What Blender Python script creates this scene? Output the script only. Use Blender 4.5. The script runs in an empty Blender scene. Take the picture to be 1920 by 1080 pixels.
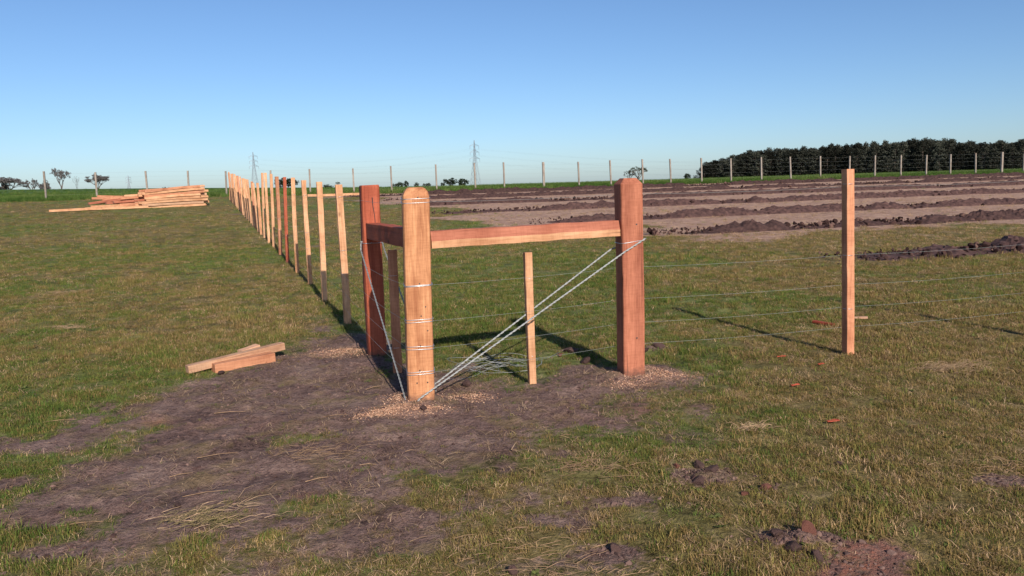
import bpy, math, random
import numpy as np
from mathutils import Vector, Matrix

# ------------------------------------------------------------------ camera, sky, sun, exposure
scene = bpy.context.scene
F = 1450.0                      # focal length in photo pixels (1920 wide)
EYE = 1.45
PITCH = math.atan((540 - 345) / F)
ROLL = 0.030
SUN_AZ = math.radians(20.0)     # shadows fall this far left of straight ahead
SUN_EL = math.radians(30.0)

Xc = Vector((1, 0, 0)); Yc = Vector((0, math.sin(PITCH), math.cos(PITCH))); Zc = Xc.cross(Yc)
CR = Matrix((Xc, Yc, Zc)).transposed() @ Matrix.Rotation(-ROLL, 3, 'Z')
cam = bpy.data.objects.new('camera', bpy.data.cameras.new('camera'))
scene.collection.objects.link(cam)
cam.data.sensor_width = 36.0
cam.data.lens = 36.0 * F / 1920.0
cam.data.clip_start = 0.05
cam.data.clip_end = 12000
cam.matrix_world = Matrix.Translation((0, 0, EYE)) @ CR.to_4x4()
scene.camera = cam

world = bpy.data.worlds.new('World'); scene.world = world; world.use_nodes = True
wn = world.node_tree; wn.nodes.clear()
sky = wn.nodes.new('ShaderNodeTexSky'); sky.sky_type = 'NISHITA'; sky.sun_disc = False
sky.sun_elevation = SUN_EL
sun_dir = Vector((math.sin(SUN_AZ) * math.cos(SUN_EL), -math.cos(SUN_AZ) * math.cos(SUN_EL), math.sin(SUN_EL)))
sky.sun_rotation = math.atan2(sun_dir.x, sun_dir.y)
sky.altitude = 50; sky.air_density = 0.85; sky.dust_density = 0.6; sky.ozone_density = 6.0
bg = wn.nodes.new('ShaderNodeBackground'); bg.inputs['Strength'].default_value = 0.098
wo = wn.nodes.new('ShaderNodeOutputWorld')
wn.links.new(sky.outputs[0], bg.inputs[0]); wn.links.new(bg.outputs[0], wo.inputs[0])

sl = bpy.data.lights.new('sun', 'SUN'); sl.energy = 4.6; sl.angle = math.radians(0.5); sl.color = (1.0, 0.93, 0.84)
sun = bpy.data.objects.new('sun', sl); scene.collection.objects.link(sun)
sun.rotation_euler = sun_dir.to_track_quat('Z', 'Y').to_euler()

scene.view_settings.view_transform = 'Standard'; scene.view_settings.look = 'None'
scene.view_settings.exposure = 0.35; scene.view_settings.gamma = 1.0
scene.view_settings.use_curve_mapping = False
scene.render.engine = 'CYCLES'
scene.cycles.max_bounces = 6; scene.cycles.transparent_max_bounces = 4

# ------------------------------------------------------------------ helpers
COL = scene.collection
random.seed(7); rng = np.random.default_rng(7)

def tag(o, label=None, cat=None, group=None, kind=None):
    if label: o['label'] = label
    if cat: o['category'] = cat
    if group: o['group'] = group
    if kind: o['kind'] = kind
    return o

def empty(name, loc):
    o = bpy.data.objects.new(name, None); o.location = loc; o.empty_display_size = 0.1
    COL.objects.link(o); return o

def mesh_obj(name, verts, faces, mat, parent=None, loc=None, smooth=False):
    me = bpy.data.meshes.new(name)
    me.from_pydata([tuple(v) for v in verts], [], faces)
    if mat: me.materials.append(mat)
    if smooth: me.shade_smooth()
    o = bpy.data.objects.new(name, me); COL.objects.link(o)
    if loc is not None: o.location = loc
    if parent: o.parent = parent
    return o

def lin(c):
    c = c / 255.0
    return c / 12.92 if c <= 0.04045 else ((c + 0.055) / 1.055) ** 2.4
def S(r, g, b, k=1.0): return (lin(r) * k, lin(g) * k, lin(b) * k, 1.0)

def hash2(ix, iy, seed):
    h = (ix.astype(np.int64) * 374761393 + iy.astype(np.int64) * 668265263 + seed * 1442695041) & 0xFFFFFFFF
    h = ((h ^ (h >> 13)) * 1274126177) & 0xFFFFFFFF
    return ((h ^ (h >> 16)) & 0xFFFF) / 65535.0
def vnoise(x, y, seed=0):
    x = np.asarray(x, float); y = np.asarray(y, float)
    ix = np.floor(x); iy = np.floor(y); fx = x - ix; fy = y - iy
    fx = fx * fx * (3 - 2 * fx); fy = fy * fy * (3 - 2 * fy)
    a = hash2(ix, iy, seed); b = hash2(ix + 1, iy, seed); c = hash2(ix, iy + 1, seed); d = hash2(ix + 1, iy + 1, seed)
    return (a * (1 - fx) + b * fx) * (1 - fy) + (c * (1 - fx) + d * fx) * fy
def fbm(x, y, octv=4, seed=0):
    s = 0.0; a = 0.5
    for i in range(octv):
        s = s + a * vnoise(np.asarray(x) * 2 ** i + 17.3 * i, np.asarray(y) * 2 ** i - 9.1 * i, seed + i); a *= 0.5
    return s / (1 - 0.5 ** octv)
def sstep(a, b, x):
    t = np.clip((np.asarray(x, float) - a) / (b - a), 0, 1); return t * t * (3 - 2 * t)

# ------------------------------------------------------------------ terrain
KS = 0.22                                    # fences and plough rows run along (1, KS)
_t = np.arange(0, 1600, 0.5)
_p = np.interp(_t, [0, 12, 19, 25.5, 32, 38.4, 44.8, 51, 57, 75, 110, 150, 200, 300, 600, 1600],
               [0, .015, .04, .17, .385, .60, .785, .955, 1.07, 1.18, 1.28, 1.33, 1.28, 1.0, 0.3, 0.0])
_k = np.ones(9) / 9; _p = np.convolve(np.pad(_p, 4, 'edge'), _k, 'valid')
def terrain(x, y):
    x = np.asarray(x, float); y = np.asarray(y, float)
    d = y - KS * x
    z = np.interp(d, _t, _p)
    left = sstep(5, 110, -x)
    z = z + left * 2.0 * sstep(48, 150, d) * (1 - sstep(220, 700, d))
    z = z + 0.20 * sstep(8, 26, -x) * sstep(26, 46, d) * (1 - sstep(70, 160, d))
    return z
def ray(px, py): return (CR @ Vector(((px - 960) / F, -(py - 540) / F, -1.0)))
def at(px, py, y):
    r = ray(px, py); t = y / r.y
    return Vector((r.x * t, y, EYE + r.z * t))
def gp(px, py):
    """where the line of sight through this spot meets the ground"""
    r = ray(px, py); lo = 1.0; prev = 1.0
    t = 1.0
    while t < 400:
        p = Vector((r.x * t, r.y * t, EYE + r.z * t))
        if p.z <= float(terrain(p.x, p.y)): break
        prev = t; t *= 1.02
    a, b = prev, t
    for _ in range(30):
        m = (a + b) / 2
        if EYE + r.z * m <= float(terrain(r.x * m, r.y * m)): b = m
        else: a = m
    return Vector((r.x * b, r.y * b, EYE + r.z * b))
def ground(x, y): return Vector((x, y, float(terrain(x, y))))

# plough rows: offset d' = y - KS*x and the lateral where each begins
ROWS = [(11.7, 5.2), (19.15, 3.6), (25.2, 0.6), (31.4, -3.2), (37.6, -5.4), (44.0, -7.2), (50.6, -10.5)]
ROW_D = np.array([r[0] for r in ROWS]); ROW_L = np.array([r[1] for r in ROWS])

# ------------------------------------------------------------------ node helpers
def new_mat(name):
    m = bpy.data.materials.new(name); m.use_nodes = True
    nt = m.node_tree; nt.nodes.clear()
    out = nt.nodes.new('ShaderNodeOutputMaterial'); return m, nt, out
def nd(nt, typ, **kw):
    n = nt.nodes.new(typ)
    for k, v in kw.items():
        if k in ('inp',):
            for kk, vv in v.items(): n.inputs[kk].default_value = vv
        else: setattr(n, k, v)
    return n
def noise(nt, vec, scale, detail=4, rough=0.55, dist=0.0):
    n = nd(nt, 'ShaderNodeTexNoise'); n.inputs['Scale'].default_value = scale; n.inputs['Detail'].default_value = detail
    n.inputs['Roughness'].default_value = rough; n.inputs['Distortion'].default_value = dist
    if vec is not None: nt.links.new(vec, n.inputs['Vector'])
    return n
def ramp(nt, fac, stops):
    r = nd(nt, 'ShaderNodeValToRGB'); e = r.color_ramp.elements
    while len(e) > 2: e.remove(e[-1])
    while len(e) < len(stops): e.new(0.5)
    for i, (p, c) in enumerate(stops):
        e[i].position = p; e[i].color = c if len(c) == 4 else (*c, 1)
    nt.links.new(fac, r.inputs[0]); return r
def mix(nt, fac, a, b, mode='MIX'):
    m = nd(nt, 'ShaderNodeMix', data_type='RGBA', blend_type=mode)
    for s, v in ((m.inputs[0], fac), (m.inputs[6], a), (m.inputs[7], b)):
        if isinstance(v, (int, float)): s.default_value = v
        elif isinstance(v, tuple): s.default_value = v
        else: nt.links.new(v, s)
    return m.outputs[2]
def mth(nt, op, a, b=None, c=None, clamp=False):
    m = nd(nt, 'ShaderNodeMath', operation=op, use_clamp=clamp)
    for i, v in enumerate((a, b, c)):
        if v is None: continue
        if isinstance(v, (int, float)): m.inputs[i].default_value = v
        else: nt.links.new(v, m.inputs[i])
    return m.outputs[0]
def attr(nt, name, typ='GEOMETRY'):
    a = nd(nt, 'ShaderNodeAttribute', attribute_type=typ, attribute_name=name); return a
def bump(nt, h, strength, dist=0.02):
    b = nd(nt, 'ShaderNodeBump'); b.inputs['Strength'].default_value = strength; b.inputs['Distance'].default_value = dist
    nt.links.new(h, b.inputs['Height']); return b.outputs[0]

# ------------------------------------------------------------------ materials
def wood_mat(name, dark, light, knots=True, rough=0.75, vary=0.12, foot=False):
    m, nt, out = new_mat(name)
    tc = nd(nt, 'ShaderNodeTexCoord'); oi = nd(nt, 'ShaderNodeObjectInfo')
    off = nd(nt, 'ShaderNodeVectorMath', operation='ADD')
    cmb = nd(nt, 'ShaderNodeCombineXYZ')
    nt.links.new(mth(nt, 'MULTIPLY', oi.outputs['Random'], 37.0), cmb.inputs[0])
    nt.links.new(mth(nt, 'MULTIPLY', oi.outputs['Random'], 91.0), cmb.inputs[2])
    nt.links.new(tc.outputs['Object'], off.inputs[0]); nt.links.new(cmb.outputs[0], off.inputs[1])
    mp = nd(nt, 'ShaderNodeMapping'); mp.inputs['Scale'].default_value = (1, 1, 0.06)
    nt.links.new(off.outputs[0], mp.inputs[0])
    mp2 = nd(nt, 'ShaderNodeMapping'); mp2.inputs['Scale'].default_value = (1, 1, 0.16)
    nt.links.new(off.outputs[0], mp2.inputs[0])
    n1 = noise(nt, mp.outputs[0], 22, 5, 0.6, 0.8)
    n2 = noise(nt, mp.outputs[0], 130, 3, 0.6)
    n3 = noise(nt, mp2.outputs[0], 5, 3, 0.5, 1.2)
    f = mth(nt, 'ADD', mth(nt, 'MULTIPLY', n1.outputs[0], 0.62), mth(nt, 'MULTIPLY', n3.outputs[0], 0.38))
    c = ramp(nt, f, [(0.30, dark), (0.50, tuple((dark[i] * .4 + light[i] * .6) for i in range(3)) + (1,)), (0.68, light)]).outputs[0]
    fine = ramp(nt, n2.outputs[0], [(0.30, (0.72, 0.66, 0.62, 1)), (0.55, (1, 1, 1, 1))]).outputs[0]
    c = mix(nt, 0.8, c, fine, 'MULTIPLY')
    if knots:
        mk = nd(nt, 'ShaderNodeMapping'); mk.inputs['Scale'].default_value = (1, 1, 0.55)
        nt.links.new(off.outputs[0], mk.inputs[0])
        v = nd(nt, 'ShaderNodeTexVoronoi'); v.inputs['Scale'].default_value = 6.5
        nt.links.new(mk.outputs[0], v.inputs['Vector'])
        kf = ramp(nt, v.outputs['Distance'], [(0.05, (1, 1, 1, 1)), (0.13, (0, 0, 0, 1))]).outputs[0]
        gate = mth(nt, 'GREATER_THAN', noise(nt, mk.outputs[0], 3.0, 1).outputs[0], 0.52)
        c = mix(nt, mth(nt, 'MULTIPLY', mth(nt, 'MULTIPLY', kf, gate), 0.7), c, tuple(dark[i] * .35 for i in range(3)) + (1,))
    mp3 = nd(nt, 'ShaderNodeMapping'); mp3.inputs['Scale'].default_value = (1, 1, 0.022)
    nt.links.new(off.outputs[0], mp3.inputs[0])
    n5 = noise(nt, mp3.outputs[0], 34, 2, 0.5, 0.3)
    chk = ramp(nt, n5.outputs[0], [(0.665, (0, 0, 0, 1)), (0.70, (1, 1, 1, 1))]).outputs[0]
    c = mix(nt, mth(nt, 'MULTIPLY', chk, .55), c, tuple(dark[i] * .22 for i in range(3)) + (1,))
    n6 = noise(nt, off.outputs[0], 3.2, 4, 0.6, 0.5)
    blo = ramp(nt, n6.outputs[0], [(0.30, (.74, .64, .58, 1)), (0.52, (1, 1, 1, 1)), (0.72, (1.14, 1.16, 1.18, 1))]).outputs[0]
    c = mix(nt, .85, c, blo, 'MULTIPLY')
    mp4 = nd(nt, 'ShaderNodeMapping'); mp4.inputs['Scale'].default_value = (.15, .15, 1); nt.links.new(off.outputs[0], mp4.inputs[0])
    n7 = noise(nt, mp4.outputs[0], 85, 2, 0.5)
    c = mix(nt, .45, c, ramp(nt, n7.outputs[0], [(0.36, (.78, .74, .70, 1)), (0.55, (1, 1, 1, 1))]).outputs[0], 'MULTIPLY')
    if foot:
        sx = nd(nt, 'ShaderNodeSeparateXYZ'); nt.links.new(tc.outputs['Object'], sx.inputs[0])
        zz = mth(nt, 'ADD', sx.outputs['Z'], mth(nt, 'MULTIPLY', mth(nt, 'SUBTRACT', noise(nt, tc.outputs['Object'], 26, 4, .7).outputs[0], .5), -.16))
        ft = ramp(nt, zz, [(0.02, (1, 1, 1, 1)), (0.085, (0, 0, 0, 1))]).outputs[0]
        c = mix(nt, mth(nt, 'MULTIPLY', ft, .8), c, S(92, 66, 56))
    hs = nd(nt, 'ShaderNodeHueSaturation')
    nt.links.new(mth(nt, 'ADD', 1 - vary, mth(nt, 'MULTIPLY', oi.outputs['Random'], 2 * vary)), hs.inputs['Value'])
    nt.links.new(c, hs.inputs['Color'])
    p = nd(nt, 'ShaderNodeBsdfPrincipled'); p.inputs['Roughness'].default_value = rough
    p.inputs['Specular IOR Level'].default_value = 0.25
    nt.links.new(hs.outputs[0], p.inputs['Base Color'])
    h = mth(nt, 'ADD', mth(nt, 'MULTIPLY', n2.outputs[0], 0.5), n1.outputs[0])
    nt.links.new(bump(nt, h, 0.5, 0.006), p.inputs['Normal'])
    nt.links.new(p.outputs[0], out.inputs[0]); return m

W_CORNER = wood_mat('wood_orange', S(148, 90, 58), S(210, 152, 108), foot=True)
W_SALMON = wood_mat('wood_salmon', S(134, 74, 54), S(184, 116, 88), foot=True)
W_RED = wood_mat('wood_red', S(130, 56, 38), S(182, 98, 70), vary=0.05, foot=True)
W_PALE = wood_mat('wood_pale', S(182, 126, 88), S(220, 172, 132))
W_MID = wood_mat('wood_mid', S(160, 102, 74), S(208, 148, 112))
W_RAIL = wood_mat('wood_rail_heart', S(146, 82, 62), S(184, 116, 90))
W_CHIP = wood_mat('wood_chip', S(176, 126, 96), S(214, 170, 138), knots=False)
W_CHIPRED = wood_mat('wood_chip_red', S(138, 58, 40), S(176, 84, 58), knots=False)
W_GREY = wood_mat('wood_weathered', S(120, 110, 100), S(164, 152, 140), knots=False)
W_BARKY = wood_mat('wood_offcut', S(160, 118, 92), S(208, 166, 132))

def metal_mat(name, col, rough):
    m, nt, out = new_mat(name)
    p = nd(nt, 'ShaderNodeBsdfPrincipled'); p.inputs['Metallic'].default_value = 0.75
    p.inputs['Roughness'].default_value = rough
    tc = nd(nt, 'ShaderNodeTexCoord'); n = noise(nt, tc.outputs['Object'], 40, 3)
    c = ramp(nt, n.outputs[0], [(0.3, tuple(v * .75 for v in col[:3]) + (1,)), (0.7, col)]).outputs[0]
    nt.links.new(c, p.inputs['Base Color']); nt.links.new(p.outputs[0], out.inputs[0]); return m
M_WIRE = metal_mat('galvanised_wire', (0.60, 0.61, 0.62, 1), 0.36)
M_ROPE = metal_mat('galvanised_strand', (0.42, 0.42, 0.40, 1), 0.6)
M_FWIRE = metal_mat('fence_wire', (0.40, 0.41, 0.38, 1), 0.65)
M_STEEL = metal_mat('pylon_steel', (0.40, 0.43, 0.47, 1), 0.7)
M_NAIL = metal_mat('nail_steel', (0.10, 0.09, 0.09, 1), 0.5)

def plain_mat(name, a, b, scale=8, rough=0.9, bstr=0.4, trans=0.0):
    m, nt, out = new_mat(name)
    tc = nd(nt, 'ShaderNodeTexCoord'); oi = nd(nt, 'ShaderNodeObjectInfo')
    n = noise(nt, tc.outputs['Object'], scale, 5, 0.65)
    c = ramp(nt, n.outputs[0], [(0.3, a), (0.7, b)]).outputs[0]
    hs = nd(nt, 'ShaderNodeHueSaturation')
    nt.links.new(mth(nt, 'ADD', 0.8, mth(nt, 'MULTIPLY', oi.outputs['Random'], 0.4)), hs.inputs['Value']); nt.links.new(c, hs.inputs['Color'])
    p = nd(nt, 'ShaderNodeBsdfPrincipled'); p.inputs['Roughness'].default_value = rough
    p.inputs['Specular IOR Level'].default_value = 0.15
    nt.links.new(hs.outputs[0], p.inputs['Base Color'])
    if bstr: nt.links.new(bump(nt, n.outputs[0], bstr, 0.03), p.inputs['Normal'])
    nt.links.new(p.outputs[0], out.inputs[0]); return m
M_CLOD = plain_mat('dark_soil', S(54, 40, 37), S(92, 70, 64), 14)
M_CLODRED = plain_mat('red_soil', S(84, 52, 44), S(126, 82, 68), 14)
M_RIDGE = plain_mat('ridge_soil', S(48, 34, 33), S(92, 68, 62), 7, bstr=1.0)
M_BARK = plain_mat('bark', S(70, 60, 54), S(110, 98, 88), 3)

def leaf_mat(name, a, b, vv=.4):
    m, nt, out = new_mat(name)
    g = nd(nt, 'ShaderNodeNewGeometry'); oi = nd(nt, 'ShaderNodeObjectInfo')
    c = ramp(nt, g.outputs['Random Per Island'], [(0.0, a), (1.0, b)]).outputs[0]
    hs = nd(nt, 'ShaderNodeHueSaturation')
    nt.links.new(mth(nt, 'ADD', 1 - vv / 2, mth(nt, 'MULTIPLY', oi.outputs['Random'], vv)), hs.inputs['Value']); nt.links.new(c, hs.inputs['Color'])
    d = nd(nt, 'ShaderNodeBsdfDiffuse'); t = nd(nt, 'ShaderNodeBsdfTranslucent'); ms = nd(nt, 'ShaderNodeMixShader')
    ms.inputs[0].default_value = 0.2
    nt.links.new(hs.outputs[0], d.inputs[0]); nt.links.new(hs.outputs[0], t.inputs[0])
    nt.links.new(d.outputs[0], ms.inputs[1]); nt.links.new(t.outputs[0], ms.inputs[2]); nt.links.new(ms.outputs[0], out.inputs[0])
    return m
L_DARK = leaf_mat('leaf_dark', (0.012, 0.020, 0.010, 1), (0.040, 0.055, 0.026, 1))
L_FOREST = leaf_mat('leaf_forest', (0.018, 0.020, 0.016, 1), (0.085, 0.086, 0.064, 1), 1.3)
L_MID = leaf_mat('leaf_mid', (0.045, 0.055, 0.04, 1), (0.10, 0.11, 0.075, 1))
L_PURP = leaf_mat('leaf_dry', (0.09, 0.082, 0.08, 1), (0.19, 0.17, 0.16, 1))

def inst_mat(name, trans=0.25):
    """blade or chip whose own colour comes from the 'gcol' attribute of the scattered piece"""
    m, nt, out = new_mat(name)
    a = attr(nt, 'gcol', 'INSTANCER'); g = nd(nt, 'ShaderNodeNewGeometry')
    hs = nd(nt, 'ShaderNodeHueSaturation')
    nt.links.new(mth(nt, 'ADD', 0.7, mth(nt, 'MULTIPLY', g.outputs['Random Per Island'], 0.6)), hs.inputs['Value'])
    nt.links.new(a.outputs['Color'], hs.inputs['Color'])
    d = nd(nt, 'ShaderNodeBsdfDiffuse'); t = nd(nt, 'ShaderNodeBsdfTranslucent'); ms = nd(nt, 'ShaderNodeMixShader')
    ms.inputs[0].default_value = trans
    nt.links.new(hs.outputs[0], d.inputs[0]); nt.links.new(hs.outputs[0], t.inputs[0])
    nt.links.new(d.outputs[0], ms.inputs[1]); nt.links.new(t.outputs[0], ms.inputs[2]); nt.links.new(ms.outputs[0], out.inputs[0])
    return m
M_BLADE = inst_mat('grass_blade'); M_SOILBIT = inst_mat('scattered_soil', 0.0)

# ------------------------------------------------------------------ ground masks (world space)
def wpoly(pts): return np.array([gp(*p)[:2] for p in pts])
def sdist(poly, x, y):
    """signed distance to polygon, positive inside"""
    d = np.full(x.shape, 1e9); ins = np.zeros(x.shape, bool); n = len(poly)
    for i in range(n):
        ax, ay = poly[i]; bx, by = poly[(i + 1) % n]
        ex, ey = bx - ax, by - ay; wx, wy = x - ax, y - ay
        t = np.clip((wx * ex + wy * ey) / (ex * ex + ey * ey + 1e-12), 0, 1)
        d = np.minimum(d, (wx - ex * t) ** 2 + (wy - ey * t) ** 2)
        c = ((ay <= y) & (by > y)) | ((by <= y) & (ay > y))
        xi = ax + (y - ay) / (ey if abs(ey) > 1e-9 else 1e-9) * ex
        ins ^= c & (x < xi)
    d = np.sqrt(d); return np.where(ins, d, -d)
P_SOIL = wpoly([(60, 930), (150, 870), (250, 800), (290, 750), (390, 722), (470, 690), (560, 640), (690, 630), (715, 655), (770, 690), (900, 706),
                (1000, 708), (1090, 690), (1235, 684), (1300, 730), (1255, 780), (1170, 806), (1060, 838), (1100, 885), (1040, 915),
                (940, 950), (800, 935), (640, 930), (560, 975), (430, 960), (300, 1010), (150, 1000)])
P_PATCHY = wpoly([(-250, 1078), (-120, 840), (120, 740), (330, 730), (600, 600), (720, 640), (960, 680), (1260, 660), (1400, 720), (1330, 800), (1230, 900), (1200, 1078)])
P_RED = wpoly([(1570, 1078), (1585, 1050), (1630, 1035), (1665, 1055), (1680, 1078)])
def blob(pts, x, y):
    m = np.zeros(np.shape(x))
    for px, py, r, ry, s in pts:
        c = gp(px, py); m = np.maximum(m, s * np.exp(-(((x - c.x) / r) ** 2 + ((y - c.y) / ry) ** 2)))
    return m
SAW = [(735, 772, .16, .10, 1.0), (800, 772, .14, .09, .8), (690, 782, .10, .07, .7), (880, 744, .14, .10, .8), (655, 662, .28, .16, .8), (1225, 706, .26, .14, .6), (1180, 722, .15, .10, .5),
       (760, 750, .12, .12, .9), (1360, 800, .1, .08, .0)]
CLAY = [(880, 900, .10, .07, .9), (925, 908, .08, .05, .8), (300, 790, .14, .06, .6), (1700, 655, .5, .25, .55), (1230, 668, .2, .15, .5), (1180, 770, .35, .18, .35),
        (572, 930, .05, .03, .7), (1560, 1060, .3, .2, .6), (450, 800, .5, .2, .15), (1480, 670, .05, .04, .3)]
DARKB = [(1320, 890, .16, .14, .9), (1895, 900, .22, .10, .8), (1500, 1010, .18, .1, .8), (1150, 1030, .12, .08, .8), (100, 1035, .3, .1, .7), (1150, 940, .2, .07, .7), (1080, 660, .25, .15, .5), (1230, 655, .2, .12, .6),
         (430, 400, .9, .7, .5), (455, 402, 1.0, .8, .6), (545, 470, 1.0, .6, .35), (590, 462, .8, .5, .4)]
def masks(x, y):
    d = y - KS * x
    near = (y > 0) & (y < 16) & (np.abs(x) < 14)
    soil = np.zeros(x.shape); saw = np.zeros(x.shape); clay = np.zeros(x.shape)
    xs, ys = x[near], y[near]
    nz = fbm(xs * 1.6, ys * 1.6, 5, 3) - .5; n2 = fbm(xs * 5, ys * 5, 4, 11) - .5
    edge = sdist(P_SOIL, xs, ys); patch = 1.0 + .7 * sstep(-.6, -1.8, xs) * (1 - sstep(4.6, 5.6, ys)) + .8 * (1 - sstep(3.6, 4.4, ys))
    s1 = sstep(-0.50, 0.55, np.minimum(edge, .55) + nz * 1.1 * patch + n2 * 0.6 * patch)
    s2 = sstep(-0.5, 0.6, sdist(P_PATCHY, xs, ys)) * sstep(-0.06, 0.20, nz * .9 + n2 * .9) * 0.85
    s3 = sstep(-0.16, 0.16, sdist(P_RED, xs, ys) + n2 * .6)
    s4 = sstep(0.25, 0.6, blob(DARKB, xs, ys) + n2 * .5)
    soil[near] = np.maximum.reduce([s1, s2, s3, s4])
    saw[near] = blob(SAW, xs, ys) * sstep(-.25, .2, n2 + nz)
    clay[near] = np.maximum(blob(CLAY, xs, ys) * sstep(-.3, .15, n2), s3 * .8)
    far = (y >= 16) & (y < 60)
    soil[far] = sstep(0.3, .6, blob(DARKB[-4:], x[far], y[far]) + (fbm(x[far] * 1.5, y[far] * 1.5, 3, 4) - .5) * .6) * .8
    # dead grass between the plough rows
    lend = np.interp(d, ROW_D, ROW_L)
    nd_ = fbm(x * .35, y * .35, 4, 21) - .5
    dry = sstep(-1.5, 2.5, x - lend + nd_ * 9) * sstep(15.5, 19.0, d + nd_ * 5 ) * (1 - sstep(54.5, 56.5, d))
    dry = np.maximum(dry, .35 * sstep(11.5, 14, d) * sstep(0, 5, x - lend) * (1 - sstep(54.5, 56.5, d)))
    crop = sstep(55.5, 57.0, d + nd_ * 2.0)
    return soil, dry, crop, saw, clay

def greenness(x, y):
    g = fbm(x * .35, y * .35, 4, 81) * .6 + fbm(x * 1.8, y * 1.8, 3, 91) * .4
    d = y - KS * x
    g = g + .10 * np.exp(-((x - .3) / 3.2) ** 2 - ((y - 9.5) / 4.5) ** 2) - .16 * sstep(1.0, 2.2, x) * (1 - sstep(5.5, 8, y)) - .17 * sstep(2.2, 5, x) - .05 * sstep(-2, -5, x) + .05 * sstep(1.5, 0.5, np.abs(x - 2.6)) * sstep(7, 8.5, y) * sstep(16, 13, y)
    return np.clip((g - .385) / .2, 0, 1)

# ------------------------------------------------------------------ ground sheet
def axis(fine0, fine1, step, grow, lo, hi):
    a = list(np.arange(fine0, fine1, step)); s = step; v = a[-1]
    while v < hi: s *= grow; v += s; a.append(v)
    s = step; v = fine0; b = []
    while v > lo: s *= grow; v -= s; b.append(v)
    return np.array(b[::-1] + a)
gx = axis(-4.6, 5.2, 0.033, 1.045, -5000, 5000)
gy = axis(2.3, 8.6, 0.033, 1.022, -400, 9000)
GX, GY = np.meshgrid(gx, gy); fx, fy = GX.ravel(), GY.ravel()
fz = terrain(fx, fy)
soil, dry, crop, saw, clay = masks(fx, fy)
nearw = 1 - sstep(9, 30, np.hypot(fx, fy))
micro = (fbm(fx * 1.3, fy * 1.3, 3, 31) - .5) * .05 + (fbm(fx * 7, fy * 7, 4, 41) - .5) * (.018 + .012 * soil) \
        + np.maximum(fbm(fx * 11, fy * 11, 3, 51) - .55, 0) * .10 * soil
fz = fz + micro * nearw + blob(SAW, fx, fy) * .012 + np.where((fy > 9) & (fy < 60), (fbm(fx * .9, fy * .9, 3, 61) - .5) * .05 * (1 - nearw), 0)
MOUND = [(790, 752, .16, .16, 1), (1183, 704, .22, .18, 1), (707, 668, .24, .18, 1), (998, 721, .10, .10, .6), (745, 702, .12, .12, .6), (650, 612, .12, .12, .5), (1590, 666, .10, .10, .35), (1080, 662, .18, .12, .8), (1232, 655, .16, .12, .8), (1325, 890, .10, .08, .8), (1500, 1020, .12, .08, 1.0), (430, 870, .6, .12, .35), (880, 730, .14, .1, .6)]
fz = fz + blob(MOUND, fx, fy) * (.018 + .05 * np.abs(fbm(fx * 9, fy * 9, 4, 301) - .3)) + nearw * soil * (np.abs(fbm(fx * 5, fy * 5, 4, 311) - .5) * .035 - .006)
ny, nx = GX.shape
i = np.arange(nx - 1)[None, :] + np.arange(ny - 1)[:, None] * nx
quads = np.stack([i, i + 1, i + 1 + nx, i + nx], -1).reshape(-1, 4)
me = bpy.data.meshes.new('ground')
me.vertices.add(len(fx)); me.vertices.foreach_set('co', np.stack([fx, fy, fz], -1).astype(np.float32).ravel())
me.loops.add(quads.size); me.loops.foreach_set('vertex_index', quads.astype(np.int32).ravel())
me.polygons.add(len(quads)); me.polygons.foreach_set('loop_start', np.arange(0, quads.size, 4, dtype=np.int32))
for nme, arr in (('soil', soil), ('dry', dry), ('crop', crop), ('saw', saw), ('clay', clay), ('green', greenness(fx, fy))):
    me.attributes.new(nme, 'FLOAT', 'POINT').data.foreach_set('value', arr.astype(np.float32))
me.update(); me.validate(); me.shade_smooth()
ground_o = bpy.data.objects.new('ground', me); COL.objects.link(ground_o); tag(ground_o, kind='structure')

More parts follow.
